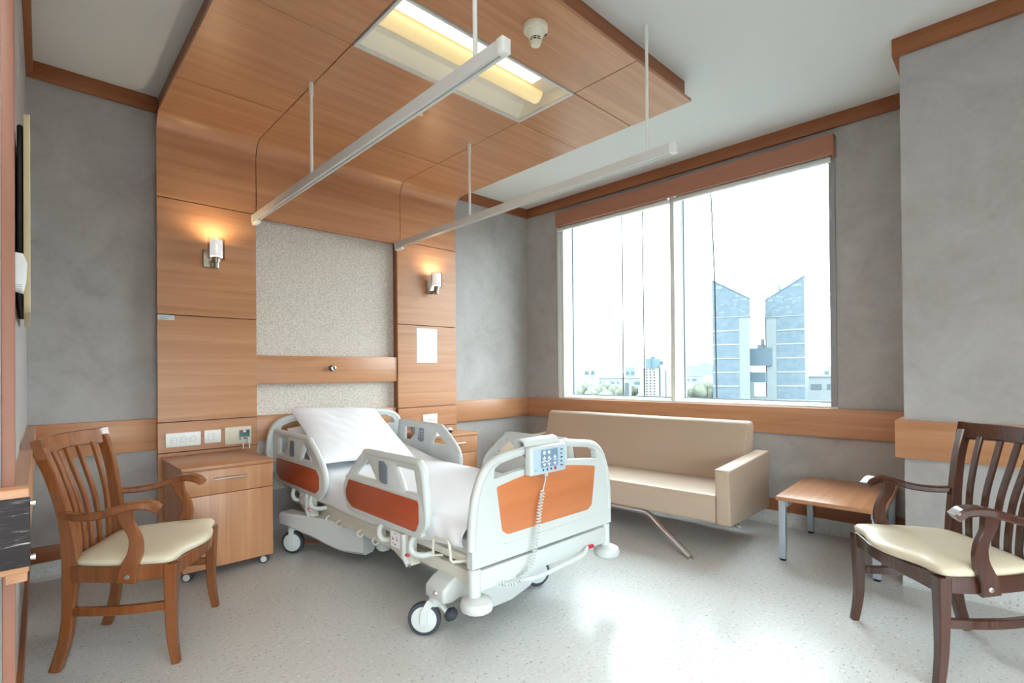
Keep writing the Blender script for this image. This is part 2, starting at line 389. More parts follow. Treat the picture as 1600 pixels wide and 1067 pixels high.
for q0, q1 in ((s0+.07, 1.686), (1.735, s1-.038)):
    wpart(MB().box(q0, q1, .152, .156, zb+.02, zt-.03), 'pane', glass)
# blind boards
va = thing('window_valance', 'long wooden blind pelmet above the window', 'valance', tuple(FR @ Vector((1.69, 0, 2.6))))
MB().box(.475, 2.935, -.085, -.065, 2.622, 2.765, .002).box(.475, .49, -.065, -.001, 2.622, 2.765).box(2.92, 2.935, -.065, -.001, 2.622, 2.765).box(.49, 2.92, -.065, -.001, 2.752, 2.765).xf(FR).out('board', valm, va)
for i, (q0, q1, lb) in enumerate(((.455, 1.688, 'raised roller blind over the left window half, beside the room corner'), (1.733, 2.905, 'raised roller blind over the right window half, above the twin towers'))):
    bl = thing('roller_blind', lb, 'blind', tuple(FR @ Vector(((q0+q1)/2, -.03, 2.6))), group='roller blinds')
    MB().lathe([(.026, 0), (.026, q1-q0-.03)], (q0+.015, -.034, 2.70), (1, 0, 0), 16).box(q0+.02, q1-.02, -.012, -.008, 2.625, 2.70).xf(FR).out('fabric_roll', grey_pl, bl)
    MB().box(q0, q1, -.034, -.002, 2.590, 2.626, .003).xf(FR).out('bottom_bar', white_pt, bl)
    if i == 0: MB().tube([(q0-.008, -.022, 2.62), (q0-.008, -.022, 1.02), (q0-.004, -.022, .99), (q0+.002, -.022, 1.02), (q0+.002, -.022, 2.62)], .0022, 6).xf(FR).out('pull_chain', white_pl, bl)
# cables hanging outside
for nm, pts in (('leftmost thin grey cable hanging outside the left window half', [(1.06, .24, 2.8), (1.055, .24, .4)]),
                ('thin grey cable outside the left window half, beside the white hotel', [(1.285, .24, 2.8), (1.29, .24, .4)]),
                ('slanting thin grey cable outside the right window half, crossing the left tower', [(1.945, .24, 2.8), (1.975, .24, 1.9), (1.985, .24, .4)])):
    tag(MB().tube(pts, .0068, 6).xf(FR).out('facade_cable', mat('cable_grey', (46, 46, 54), .6)), nm, 'cable', 'cables outside the window')

# ---------------------------------------------------------------- bed canopy (wood panelling bent from wall to ceiling)
ZC, YF, TK = 2.79, 3.852, .02
cn = thing('bed_canopy', 'wood-veneered panelling behind the bed that bends over onto the ceiling', 'wall panel', (1.76, YW, 0))
XA, XB, XC, XD = .592, 1.18, 2.345, 2.945
g = .0025
def vtile(x0, x1, z_0, z_1, nm='wall_panel'): return MB().box(x0+g, x1-g, YF, YF+TK, z_0+g, z_1-g, .0015, 1).out(nm, wood_x, cn)
for z_0, z_1 in ((0, .652), (.652, .847), (.847, 1.533), (1.533, 2.277)): vtile(XA, XB, z_0, z_1)
for z_0, z_1 in ((0, .66), (.66, .843), (.843, 1.57), (1.57, 2.29)): vtile(2.312, XD, z_0, z_1)
def bend(x0, x1, zbot):
    Rr = .115; path = [(YF, zbot+g)]
    for k in range(11):
        t = k/10*math.pi/2; path.append((YF-Rr+Rr*math.cos(t), ZC-Rr+Rr*math.sin(t)))
    path.append((3.29+g, ZC))
    inner = [(YF+TK, zbot+g)]
    for k in range(11):
        t = k/10*math.pi/2; inner.append((YF-Rr+(Rr+TK)*math.cos(t), ZC-Rr+(Rr+TK)*math.sin(t)))
    inner.append((3.29+g, ZC+TK))
    MB().prism(path+inner[::-1], 'x', x0+g, x1-g).out('curved_panel', wood_x, cn, ang=25)
bend(XA, XB, 2.277); bend(XB, XC, 2.255); bend(XC, XD, 2.29)
def ctile(x0, x1, y0, y1): MB().box(x0+g, x1-g, y0+g, y1-g, ZC, ZC+TK, .0015, 1).out('ceiling_panel', wood_x, cn)
YT = 1.48
ctile(XA, XB, 2.38, 3.29); ctile(XB, XC, 2.38, 3.29); ctile(XC, XD, 2.38, 3.29)
ctile(XA, XB, YT, 2.38); ctile(XC, XD, 1.91, 2.38); ctile(XC, XD, YT, 1.91); ctile(XB, XC, YT, 1.91)
fa = MB()   # body above the panels, leaving room for the light
for q in ((XA+.02, XB, YT+.035, 3.90), (XC+.01, XD-.02, YT+.035, 3.90), (XB, XC+.01, YT+.035, 1.90), (XB, XC+.01, 2.39, 3.90)): fa.box(q[0], q[1], q[2], q[3], ZC+TK, H)
fa.box(XA+.012, XB+.0, YF+TK, YW, 0, H-.1).box(2.32, XD-.012, YF+TK, YW, 0, H-.1).box(XB, 2.32, YF+TK, YW, 2.27, H-.1)
fa.out('carcass', trim_x, cn)
gb = MB().box(XA+.03, XB-.005, YT+.05, 3.70, ZC+TK-.002, ZC+TK+.001).box(XC+.005, XD-.03, YT+.05, 3.70, ZC+TK-.002, ZC+TK+.001).box(XB-.01, XC+.012, YT+.05, 1.905, ZC+TK-.002, ZC+TK+.001).box(XB-.01, XC+.012, 2.385, 3.70, ZC+TK-.002, ZC+TK+.001)
gb.box(XA+.02, XB-.003, YF+TK-.001, YF+TK+.001, .0, 2.6).box(2.33, XD-.02, YF+TK-.001, YF+TK+.001, 0, 2.6)
gb.out('groove_shade_sheet', dark_box, cn)  # dark sheet behind the panel gaps stands in for groove shade
MB().box(XB-.0, 2.312, YF+.072, YW, .3, 2.28).out('fabric_panel', fabric, cn)
MB().box(XB, 2.312, YF+.012, YF+.072, 1.076, 1.283, .003).out('upper_rail_board', wood_x, cn)
MB().box(XB, 2.312, YF+.030, YF+.072, .672, .852, .003).out('lower_rail_board', wood_x, cn)

# recessed ceiling light
lt = thing('ceiling_light', 'recessed rectangular fluorescent light glowing in the wood ceiling panel', 'light', (1.765, 2.145, ZC))
lx0, lx1, ly0, ly1 = 1.185, 2.345, 1.913, 2.377
MB().prism([(lx0, ly0), (lx1, ly0), (lx1, ly1), (lx0, ly1)], 'z', ZC-.006, ZC+.012, holes=[[(lx0+.014, ly0+.014), (lx1-.014, ly0+.014), (lx1-.014, ly1-.014), (lx0+.014, ly1-.014)]], bev=.001).out('frame', alu, lt)
lw = mat('lamp_reflector_white', (232, 226, 212), .45)
hs = MB().prism([(ly0+.01, ZC+.01), (ly0+.05, ZC+.085), (ly1-.06, ZC+.085), (ly1-.01, ZC+.01), (ly1-.004, ZC+.01), (ly1-.05, ZC+.092), (ly0+.045, ZC+.092), (ly0+.004, ZC+.01)], 'x', lx0+.01, lx1-.01)
hs.box(lx0+.008, lx0+.012, ly0+.004, ly1-.004, ZC+.008, ZC+.092).box(lx1-.012, lx1-.008, ly0+.004, ly1-.004, ZC+.008, ZC+.092)
hs.out('reflector', lw, lt, ang=20)
MB().box(lx0+.03, lx1-.16, 1.955, 2.10, ZC+.074, ZC+.080, .002).out('lit_diffuser', tube_lit, lt)
pts = [(2.150+.050*math.cos(t), ZC+.062-.052*math.sin(t)) for t in [k/14*math.pi for k in range(15)]]
MB().prism(pts, 'x', lx0+.035, lx1-.07).out('perforated_cover', basket, lt, ang=60)
MB().prism([(2.095, ZC+.06), (2.205, ZC+.06), (2.19, ZC+.02), (2.15, ZC+.006), (2.11, ZC+.02)], 'x', lx1-.069, lx1-.066).out('end_plate', lw, lt)

# two unseen fill lights added behind the camera to brighten the room
fill_lit = emis('added_fill_diffuser', (255, 246, 236), 1.6)
for ex, ey, lab in ((.35, -.62, 'added unseen fill light in the ceiling behind the viewpoint'), (-.80, .45, 'added unseen fill light in the ceiling left of the viewpoint')):
    el = thing('ceiling_light', lab, 'light', (ex, ey, H), group='added fill lights')
    MB().prism([(ex-.6, ey-.3), (ex+.6, ey-.3), (ex+.6, ey+.3), (ex-.6, ey+.3)], 'z', H-.014, H, holes=[[(ex-.575, ey-.275), (ex+.575, ey-.275), (ex+.575, ey+.275), (ex-.575, ey+.275)]], bev=.002).out('frame', alu, el)
    MB().box(ex-.576, ex+.576, ey-.276, ey+.276, H-.009, H-.003).out('lit_diffuser', fill_lit, el)

# smoke detector and sprinkler
sd = thing('smoke_detector', 'white conical smoke detector on the wooden ceiling panel', 'smoke detector', (1.755, 1.66, ZC))
MB().lathe([(.058, 0), (.058, -.022), (.055, -.026)], (1.755, 1.66, ZC)).out('base', ivory, sd)
MB().lathe([(.047, -.024), (.045, -.034), (.036, -.05), (.031, -.058)], (1.755, 1.66, ZC)).out('housing', ivory, sd)
sl = MB()
for lev in (-.062, -.071):
    sl.lathe([(.026, lev-.003), (.026, lev+.003)], (1.755, 1.66, ZC), seg=24)
sl.out('vent_slots', black, sd)
gr = MB().lathe([(.0305, -.0585), (.030, -.0595)], (1.755, 1.66, ZC)).lathe([(.0285, -.066), (.028, -.0675)], (1.755, 1.66, ZC)).lathe([(.0265, -.074), (.022, -.092), (.012, -.094)], (1.755, 1.66, ZC))
for k in range(8):
    t = k*math.pi/4+.2; gr.box(-.002, .002, .0255, .0295, -.076, -.057); 
    vs = list(gr.bm.verts)[-8:]
    bmesh.ops.transform(gr.bm, matrix=Matrix.Translation((1.755, 1.66, ZC)) @ Matrix.Rotation(t, 4, 'Z'), verts=vs)
gr.out('cage', ivory, sd)
MB().box(1.792, 1.797, 1.628, 1.646, ZC-.040, ZC-.033).out('marking', inkd, sd)
sp = thing('sprinkler', 'small white sprinkler head on the wooden ceiling beneath the hanging rail', 'sprinkler', (1.776, 2.67, ZC))
MB().lathe([(.03, 0), (.028, -.006), (.012, -.01)], (1.776, 2.67, ZC), seg=18).out('rosette', white_pl, sp)
MB().lathe([(.009, -.008), (.009, -.024), (.004, -.026), (.004, -.036), (.016, -.037), (.016, -.039)], (1.776, 2.67, ZC), seg=14).out('nozzle', steel, sp)

# curtain rails
for (x, y0, y1, ztop1, lab) in ((1.165, 1.235, YF, ZC, 'white ceiling-hung curtain rail on the left, crossing in front of the ceiling light'), (2.305, 1.24, YF, ZC, 'white ceiling-hung curtain rail on the right, nearer the window')):
    cr = thing('curtain_rail', lab, 'curtain rail', (x, (y0+y1)/2, 2.24), group='curtain rails over the bed')
    zz = 2.243
    MB().prism([(x-.017, zz-.024), (x-.004, zz-.024), (x-.004, zz-.016), (x+.004, zz-.016), (x+.004, zz-.024), (x+.017, zz-.024), (x+.017, zz+.024), (x-.017, zz+.024)], 'y', y0+.03, y1-.02, bev=.0015).out('track', alu, cr)
    MB().box(x-.019, x+.019, y0, y0+.032, zz-.026, zz+.027, .003).out('end_cap', white_pt, cr)
    MB().box(x-.019, x+.019, y1-.022, y1, zz-.028, zz+.026, .003).box(x-.014, x+.014, y1-.10, y1, zz-.046, zz-.027, .004).out('wall_bracket', white_pt, cr)
    for yy, zt_ in ((2.845, ZC), (1.40, H)):
        rd = MB().tube([(x, yy, zz+.024), (x, yy, zt_-.06)], .0085, 12).out('hanger_rod', white_pt, cr)
        MB().lathe([(.012, zt_-.075), (.012, zt_)], (x, yy, 0), seg=14).out('rod_sleeve', white_pt, rd)

# ---------------------------------------------------------------- things on the panelling
def sconce(xc, lab):
    t = thing('wall_lamp', lab, 'wall lamp', (xc, YF, 1.9), group='wall lamps beside the bed')
    MB().box(xc-.058, xc+.032, YF-.018, YF, 1.862, 1.978, .003).out('backplate', nickel, t)
    MB().box(xc-.02, xc+.012, YF-.075, YF-.018, 1.862, 1.884, .002).lathe([(.017, 0), (.017, .045)], (xc, YF-.09, 1.848), seg=20).lathe([(.025, .04), (.025, .078)], (xc, YF-.09, 1.845), seg=24).out('arm', nickel, t)
    sh = MB().lathe([(.037, 1.922), (.037, 2.032), (.034, 2.032), (.034, 1.924)], (xc, YF-.09, 0), seg=28, cap=False)
    m = mat('opal_lamp_glass', (246, 246, 250), .25, emit=(255, 250, 246), es=.075)
    sh.out('opal_shade', m, t)
    MB().lathe([(.05, 1.905), (.05, 2.046), (.0485, 2.046), (.0485, 1.905)], (xc, YF-.09, 0), seg=28, cap=False).out('glass_sleeve', shade_glass, t)
    MB().lathe([(.004, 1.925), (.016, 1.945), (.018, 1.975), (.012, 2.0), (.003, 2.006)], (xc, YF-.09, 0), seg=16).out('bulb', emis('lit_bulb', (255, 226, 180), 1.2), t)
    ld = bpy.data.lights.new('bulb_light', 'POINT'); ld.energy = .30; ld.color = (1, .78, .46); ld.shadow_soft_size = .02
    lo = bpy.data.objects.new('bulb_light', ld); COL.objects.link(lo); lo.parent = t; lo.location = (0, -.09, .118)
sconce(.905, 'lit glass wall lamp on the left wood panel, above the label sticker')
sconce(2.66, 'lit glass wall lamp on the right wood panel, above the white sheet of paper')
pp = MB().box(2.503, 2.722, YF-.0015, YF, 1.237, 1.546).out('notice_sheet', paperm); tag(pp, 'blank white sheet of paper taped to the right wood panel', 'paper')
lb = thing('label_sticker', 'small pale label sticker at the left edge of the wood panel', 'sticker', (.64, YF, 1.52))
MB().box(.597, .686, YF-.0012, YF, 1.499, 1.528).box(.60, .66, YF-.0012, YF, 1.527, 1.531).out('backing', mat('label_pale', (206, 208, 214), .5), lb)
ln = MB()
for i in range(3): ln.box(.604, .64+.03*random.random(), YF-.0018, YF-.0012, 1.505+i*.007, 1.508+i*.007)
ln.out('printed_lines', mat('label_print', (140, 160, 168), .6), lb)
def plate(nm, x0, x1, z_0, z_1, lab, cat, m=socket_w, group=None):
    t = thing(nm, lab, cat, ((x0+x1)/2, YF, z_0), group=group)
    MB().box(x0, x1, YF-.010, YF, z_0, z_1, .004).out('faceplate', m, t); return t
sk = plate('wall_socket', .634, .829, .687, .777, 'white triple power socket on the left wood panel', 'socket')
for i in range(3):
    xc = .681+i*.052
    so = MB().box(xc-.0235, xc+.0235, YF-.0115, YF-.009, .709, .757, .001).out('outlet', socket_w, sk)
    MB().tube([(xc+.0185*math.cos(t*math.pi/12), YF-.0117, .733+.0185*math.sin(t*math.pi/12)) for t in range(24)], .0013, 6, True).out('ring', grey_pl, so)
    MB().lathe([(.0026, 0), (.0026, .002)], (xc-.009, YF-.0125, .733), (0, -1, 0), 10).lathe([(.0026, 0), (.0026, .002)], (xc+.009, YF-.0125, .733), (0, -1, 0), 10).lathe([(.002, 0), (.002, .002)], (xc, YF-.0125, .744), (0, -1, 0), 10).out('pin_holes', pinh, so)
swt = plate('light_switch', .848, .948, .692, .780, 'white double rocker switch between the two wall plates', 'switch')
for i in range(2): MB().box(.872+i*.027, .897+i*.027, YF-.015, YF-.009, .712, .760, .003).out('rocker', socket_w, swt)
jk = plate('connection_plate', .971, 1.138, .670, .788, 'ivory wall plate with coloured jacks and two plugged-in cables', 'wall plate', ivory)
MB().box(.995, 1.04, YF-.014, YF-.009, .705, .758, .003).out('blank_cover', ivory, jk)
MB().box(1.058, 1.126, YF-.013, YF-.009, .698, .766, .001).out('jack_field', mat('jack_grey', (150, 156, 164), .5), jk)
for r_, (m, n) in enumerate(((jackr, 1), (jackg, 3))):
    for k in range(3):
        mm = (jackr, socket_w, jackb)[k] if r_ == 0 else jackg
        MB().box(1.062+k*.021, 1.080+k*.021, YF-.0165, YF-.012, .748-r_*.020, .762-r_*.020, .001).out('jack', mm, jk)
MB().box(1.06, 1.124, YF-.014, YF-.012, .741, .745).box(1.06, 1.124, YF-.014, YF-.012, .722, .726).out('jack_bars', inkd, jk)
for k, xx in enumerate((1.072, 1.112)):
    pl_ = MB().box(xx-.006, xx+.006, YF-.035, YF-.012, .702, .716, .002).out('plug', socket_w, jk)
    MB().tube(spline([(xx, YF-.034, .706), (xx, YF-.040, .69), (xx+.004, YF-.04, .660), (xx+.006, YF-.03, .637)]), .0045, 8).out('cable', socket_w, pl_)
s2 = plate('wall_socket', 2.556, 2.714, .672, .774, 'white double power socket on the right wood panel', 'socket')
for i in range(2):
    xc = 2.612+i*.047
    so = MB().lathe([(.0195, 0), (.0195, .003), (.017, .003), (.016, .0005)], (xc, YF-.010, .725), (0, -1, 0), 24).out('outlet', socket_w, s2)
    MB().lathe([(.003, 0), (.003, .002)], (xc-.008, YF-.0105, .725), (0, -1, 0), 10).lathe([(.0045, 0), (.0045, .002)], (xc+.009, YF-.0105, .722), (0, -1, 0), 10).out('pin_holes', pinh, so)
kn = thing('door_stop_knob', 'small round chrome and black knob on the upper rail board', 'knob', (1.728, YF+.012, 1.19))
MB().lathe([(.024, 0), (.024, .006), (.018, .01)], (1.728, YF+.012, 1.19), (0, -1, 0)).out('rosette', dgrey, kn)
MB().lathe([(.014, .008), (.014, .028), (.018, .032), (.018, .042), (.010, .045)], (1.728, YF+.012, 1.19), (0, -1, 0)).out('stub', dgrey, kn)
MB().lathe([(.0185, .030), (.0185, .043), (.013, .0455), (.008, .044)], (1.728, YF+.012, 1.19), (0, -1, 0)).out('ring', chrome, kn)

# ---------------------------------------------------------------- left wall: picture, thermostat, bumper end plate
pc = thing('framed_picture', 'picture in a cream and dark frame seen edge-on at far left', 'picture', (-.02, 2.4, 1.33))
wx = lambda y: leftpt(0, y).x
MB().box(wx(2.4)+.004, -.006, 2.1, 2.75, 1.37, 1.90, .006).out('backing_box', dark_box, pc)
MB().prism(rpoly([(2.08, 1.34), (2.78, 1.34), (2.78, 1.94), (2.08, 1.94)], .05, 6), 'x', -.006, .009, holes=[[(2.16, 1.42), (2.70, 1.42), (2.70, 1.86), (2.16, 1.86)]], bev=.006, seg=3).out('frame', goldw, pc)
MB().box(-.006, .0, 2.15, 2.71, 1.41, 1.87).out('canvas', mat('picture_canvas', (120, 104, 84), .6), pc)
th = thing('thermostat', 'small white wall box below the picture at left', 'thermostat', (-.02, 1.9, 1.38))
MB().prism(rpoly([(wx(1.9)-.0+.001, 1.385), (-.006, 1.375), (.0, 1.41), (.002, 1.45), (-.006, 1.475), (wx(1.9)+.001, 1.478)], .004, 3), 'y', 1.87, 1.95, bev=.002).out('housing', socket_w, th)
vt = MB()
for k in range(3): vt.box(-.03, -.008, 1.868, 1.871, 1.38+k*.005, 1.382+k*.005)
vt.out('vents', grey_pl, th)
bp_ = thing('bumper_rail_end', 'wooden wall bumper with a scratched dark end plate at left edge', 'bumper', (-.05, 1.6, .7))
MB().box(-.30, .004, 1.598, 1.652, .704, .896, .006).out('wooden_block', wood_x, bp_)
MB().box(-.31, .0055, 1.590, 1.600, .720, .876, .002).out('end_plate', mesh_black, bp_)
for zz in (.736, .872-.012): MB().lathe([(.006, 0), (.006, .006), (.0075, .006), (.0075, .010)], (.004, 1.606, zz), (1, 0, 0), 12).out('bolt', chrome, bp_)

# ---------------------------------------------------------------- bedside cabinets
def cabinet(x0, x1, y0, y1, lab):
    t = thing('bedside_cabinet', lab, 'cabinet', ((x0+x1)/2, (y0+y1)/2, 0), group='bedside cabinets')
    zb_, zt_ = .058, .632
    MB().box(x0+.004, x1-.004, y0+.02, y1, zb_, zt_-.02).out('body', wood_z, t)
    MB().box(x0-.006, x1+.006, y0-.012, y1, zt_-.019, zt_+.002, .003).out('top', wood_x, t)
    d = MB().box(x0, x1, y0, y0+.018, .472, zt_-.022, .002).out('drawer', wood_z, t)
    xm = (x0+x1)/2
    MB().tube([(xm-.085, y0-.026, .558), (xm+.085, y0-.026, .558)], .006, 10).tube([(xm-.06, y0, .558), (xm-.06, y0-.026, .558)], .004, 8).tube([(xm+.06, y0, .558), (xm+.06, y0-.026, .558)], .004, 8).out('handle', steel, d)
    d = MB().box(x0, x1, y0, y0+.018, zb_, .468, .002).out('door', wood_z, t)
    MB().tube([(x0+.045, y0-.024, .27), (x0+.045, y0-.024, .42)], .006, 10).tube([(x0+.045, y0, .30), (x0+.045, y0-.024, .30)], .004, 8).tube([(x0+.045, y0, .40), (x0+.045, y0-.024, .40)], .004, 8).out('handle', steel, d)
    for cx_ in (x0+.035, x1-.035):
        for cy_ in (y0+.05, y1-.05):
            ca = R(238); dx = Vector((math.cos(ca), math.sin(ca), 0))
            c = MB().lathe([(.012, .035), (.012, zb_)], (cx_, cy_, 0), seg=12).out('caster', dgrey, t)
            for sx in (-1, 1):
                q = Vector((cx_, cy_, .025))+dx*sx*.013
                MB().lathe([(.018, -.008), (.025, -.005), (.025, .005), (.018, .008)], q, dx, 24).out('wheel', black, c)
                MB().lathe([(.0185, .006), (.0185, .0085), (.010, .0095)], q, dx, 18).out('hub_cap', alu, c)
    return t
cabinet(.612, 1.085, 3.262, 3.80, 'wooden bedside cabinet on castors left of the bed, beside the brown armchair')
cabinet(2.345, 2.812, 3.40, 3.83, 'wooden bedside cabinet right of the bed, behind the raised side rail')
ZT = .634
dv = thing('call_handset', 'small black and silver device on the right bedside cabinet', 'device', (2.60, 3.52, ZT))
MB().lathe([(.026, 0), (.034, .012), (.037, .026)], (2.60, 3.52, ZT), seg=20).out('base', black, dv)
MB().lathe([(.037, .026), (.034, .036), (.022, .044), (.010, .046)], (2.60, 3.52, ZT), seg=20).out('lid', grey_pl, dv)
MB().box(2.585, 2.592, 3.495, 3.50, ZT+.044, ZT+.052).box(2.606, 2.612, 3.495, 3.50, ZT+.044, ZT+.052).out('knobs', socket_w, dv)
rt_ = thing('telephone', 'small white telephone on the right bedside cabinet', 'telephone', (2.42, 3.50, ZT))
MB().prism([(3.42, ZT), (3.58, ZT), (3.58, ZT+.045), (3.44, ZT+.022)], 'x', 2.37, 2.47, bev=.004).out('base', socket_w, rt_)
MB().tube(spline([(2.385, 3.45, ZT+.038), (2.39, 3.48, ZT+.058), (2.39, 3.55, ZT+.068), (2.385, 3.58, ZT+.055)]), .010, 8).out('receiver', socket_w, rt_)
cu = thing('cup', 'grey cup on the right bedside cabinet, seen through the side rail opening', 'cup', (2.378, 3.70, ZT))
MB().lathe([(.024, 0), (.031, .06), (.033, .08), (.030, .08), (.028, .06), (.02, .005)], (2.378, 3.70, ZT), seg=20).out('bowl', mat('grey_ceramic', (150, 150, 150), .4), cu)
MB().tube(spline([(2.345, 3.70, ZT+.065), (2.325, 3.70, ZT+.055), (2.325, 3.70, ZT+.035), (2.349, 3.70, ZT+.025)]), .004, 8).out('handle', mat('grey_ceramic_handle', (150, 150, 150), .4), cu)

# ---------------------------------------------------------------- hospital bed
BX = 1.765
bed = thing('hospital_bed', 'white electric hospital bed with orange wood-look panels', 'bed', (BX, 2.65, 0))
YFB = 1.60
def mir(p): return (2*BX-p[0], p[1])
half = [(1.294, .352), (1.294, .437), (1.297, .537), (1.314, .64), (1.345, .718), (1.385, .765), (1.44, .790), (1.55, .806), (1.66, .818)]
outl = half+[(BX, .822)]+[mir(p) for p in half[::-1]]
openl = rpoly([(1.412, .700), (1.418, .745), (1.45, .762), (1.56, .780), (1.645, .789), (1.645, .722), (1.53, .714)], .010, 3)
openr = [mir(p) for p in openl][::-1]
fb = MB().prism(outl, 'y', YFB, YFB+.034, holes=[openl, openr], bev=.008, seg=3).out('footboard', white_pl, bed, ang=50)
pan = rpoly([(1.428, .666), (1.52, .682), (1.64, .698), (BX, .704), (1.89, .698), (2.01, .682), (2.102, .666), (2.072, .475), (2.04, .455), (1.49, .455), (1.458, .475)], [.012, 0, 0, 0, 0, 0, .012, .02, .02, .02, .02], 4)
MB().prism(pan, 'y', YFB-.0025, YFB+.004, bev=.001).out('wood_panel', redwoodx, fb)
MB().tube([Vector((p[0], YFB+.017, p[1])) for p in spline([(q[0], q[1], 0) for q in half[3:]]+[(BX, .822, 0)]+[(mir(q)[0], q[1], 0) for q in half[:2:-1]], 4)] if False else [Vector((v.x, YFB+.015, v.y-.012)) for v in spline([(q[0]+.010, q[1], 0) for q in half[1:]]+[(BX, .822, 0)]+[(2*BX-q[0]-.010, q[1], 0) for q in half[:0:-1]], 4)], .0195, 10).out('rim', white_pl, fb)
MB().tube([(1.47, YFB-.001, .425), (1.47, YFB-.001, .418), (2.07, YFB-.001, .418)], .0015, 6).out('moulded_line', grey_pl, fb)
# lower crossbar and corner posts
MB().box(1.30, 2.23, YFB+.002, YFB+.05, .252, .338, .008).out('foot_crossbar', white_pl, bed)
for xx in (1.322, 2.208):
    MB().lathe([(.024, .232), (.0265, .240), (.0265, .342), (.024, .348)], (xx, YFB+.022, 0), seg=20).out('corner_post', white_pl, bed)
    MB().lathe([(.020, .236), (.040, .234), (.062, .222), (.068, .204), (.064, .186), (.044, .174), (.02, .172)], (xx+.003, YFB+.012, 0), seg=28).out('corner_bumper', grey_pl, bed)
# headboard
hh = [(1.215, .45), (1.215, .60), (1.225, .70), (1.25, .775), (1.30, .822), (1.40, .846), (1.55, .858)]
ho = hh+[(BX, .862)]+[mir(p) for p in hh[::-1]]
oph = rpoly([(1.305, .735), (1.32, .775), (1.38, .80), (1.62, .822), (1.62, .735)], .012, 3)
hb_ = MB().prism(ho, 'y', 3.765, 3.80, holes=[oph, [mir(p) for p in oph][::-1]], bev=.008, seg=3).out('headboard', white_pl, bed, ang=50)
MB().tube([Vector((v.x, 3.78, v.y-.010)) for v in spline([(q[0]+.012, q[1], 0) for q in hh[1:]]+[(BX, .862, 0)]+[(2*BX-q[0]-.012, q[1], 0) for q in hh[:0:-1]], 4)], .020, 10).out('rim', white_pl, hb_)
# side rails
FO = [(1.915, .744), (1.975, .752), (2.39, .752), (2.455, .728), (2.56, .645), (2.645, .562), (2.662, .505), (2.63, .45), (2.555, .412), (1.975, .412), (1.905, .443), (1.868, .50), (1.874, .60), (1.89, .705)]
FP = rpoly([(2.600, .580), (1.925, .580), (1.923, .485), (1.95, .438), (2.558, .438), (2.615, .462), (2.637, .510)], [.01, .02, .03, .03, .03, .03, .03], 4)
FH = [rpoly([(2.395, .722), (2.282, .606), (2.565, .606)], .018, 4), rpoly([(2.135, .720), (1.960, .718), (1.928, .602), (2.045, .596)], .02, 4)]
FPAD = rpoly([(2.275, .718), (2.225, .722), (2.192, .702), (2.190, .613), (2.25, .613), (2.272, .628)], .008, 3)
HO = [(3.735, .735), (3.67, .752), (3.20, .752), (3.115, .728), (3.014, .655), (2.925, .568), (2.91, .482), (2.965, .424), (3.06, .402), (3.655, .414), (3.728, .452), (3.742, .56)]
HP = rpoly([(3.700, .572), (3.03, .572), (2.985, .535), (2.985, .46), (3.04, .427), (3.62, .430), (3.69, .460)], .03, 4)
HH = [rpoly([(3.655, .722), (3.485, .722), (3.495, .655), (3.575, .598), (3.66, .600)], .015, 4), rpoly([(3.21, .716), (3.055, .602), (3.282, .598)], .018, 4)]
HPAD = rpoly([(3.432, .713), (3.368, .713), (3.368, .622), (3.39, .606), (3.43, .606), (3.452, .622)], .008, 3)
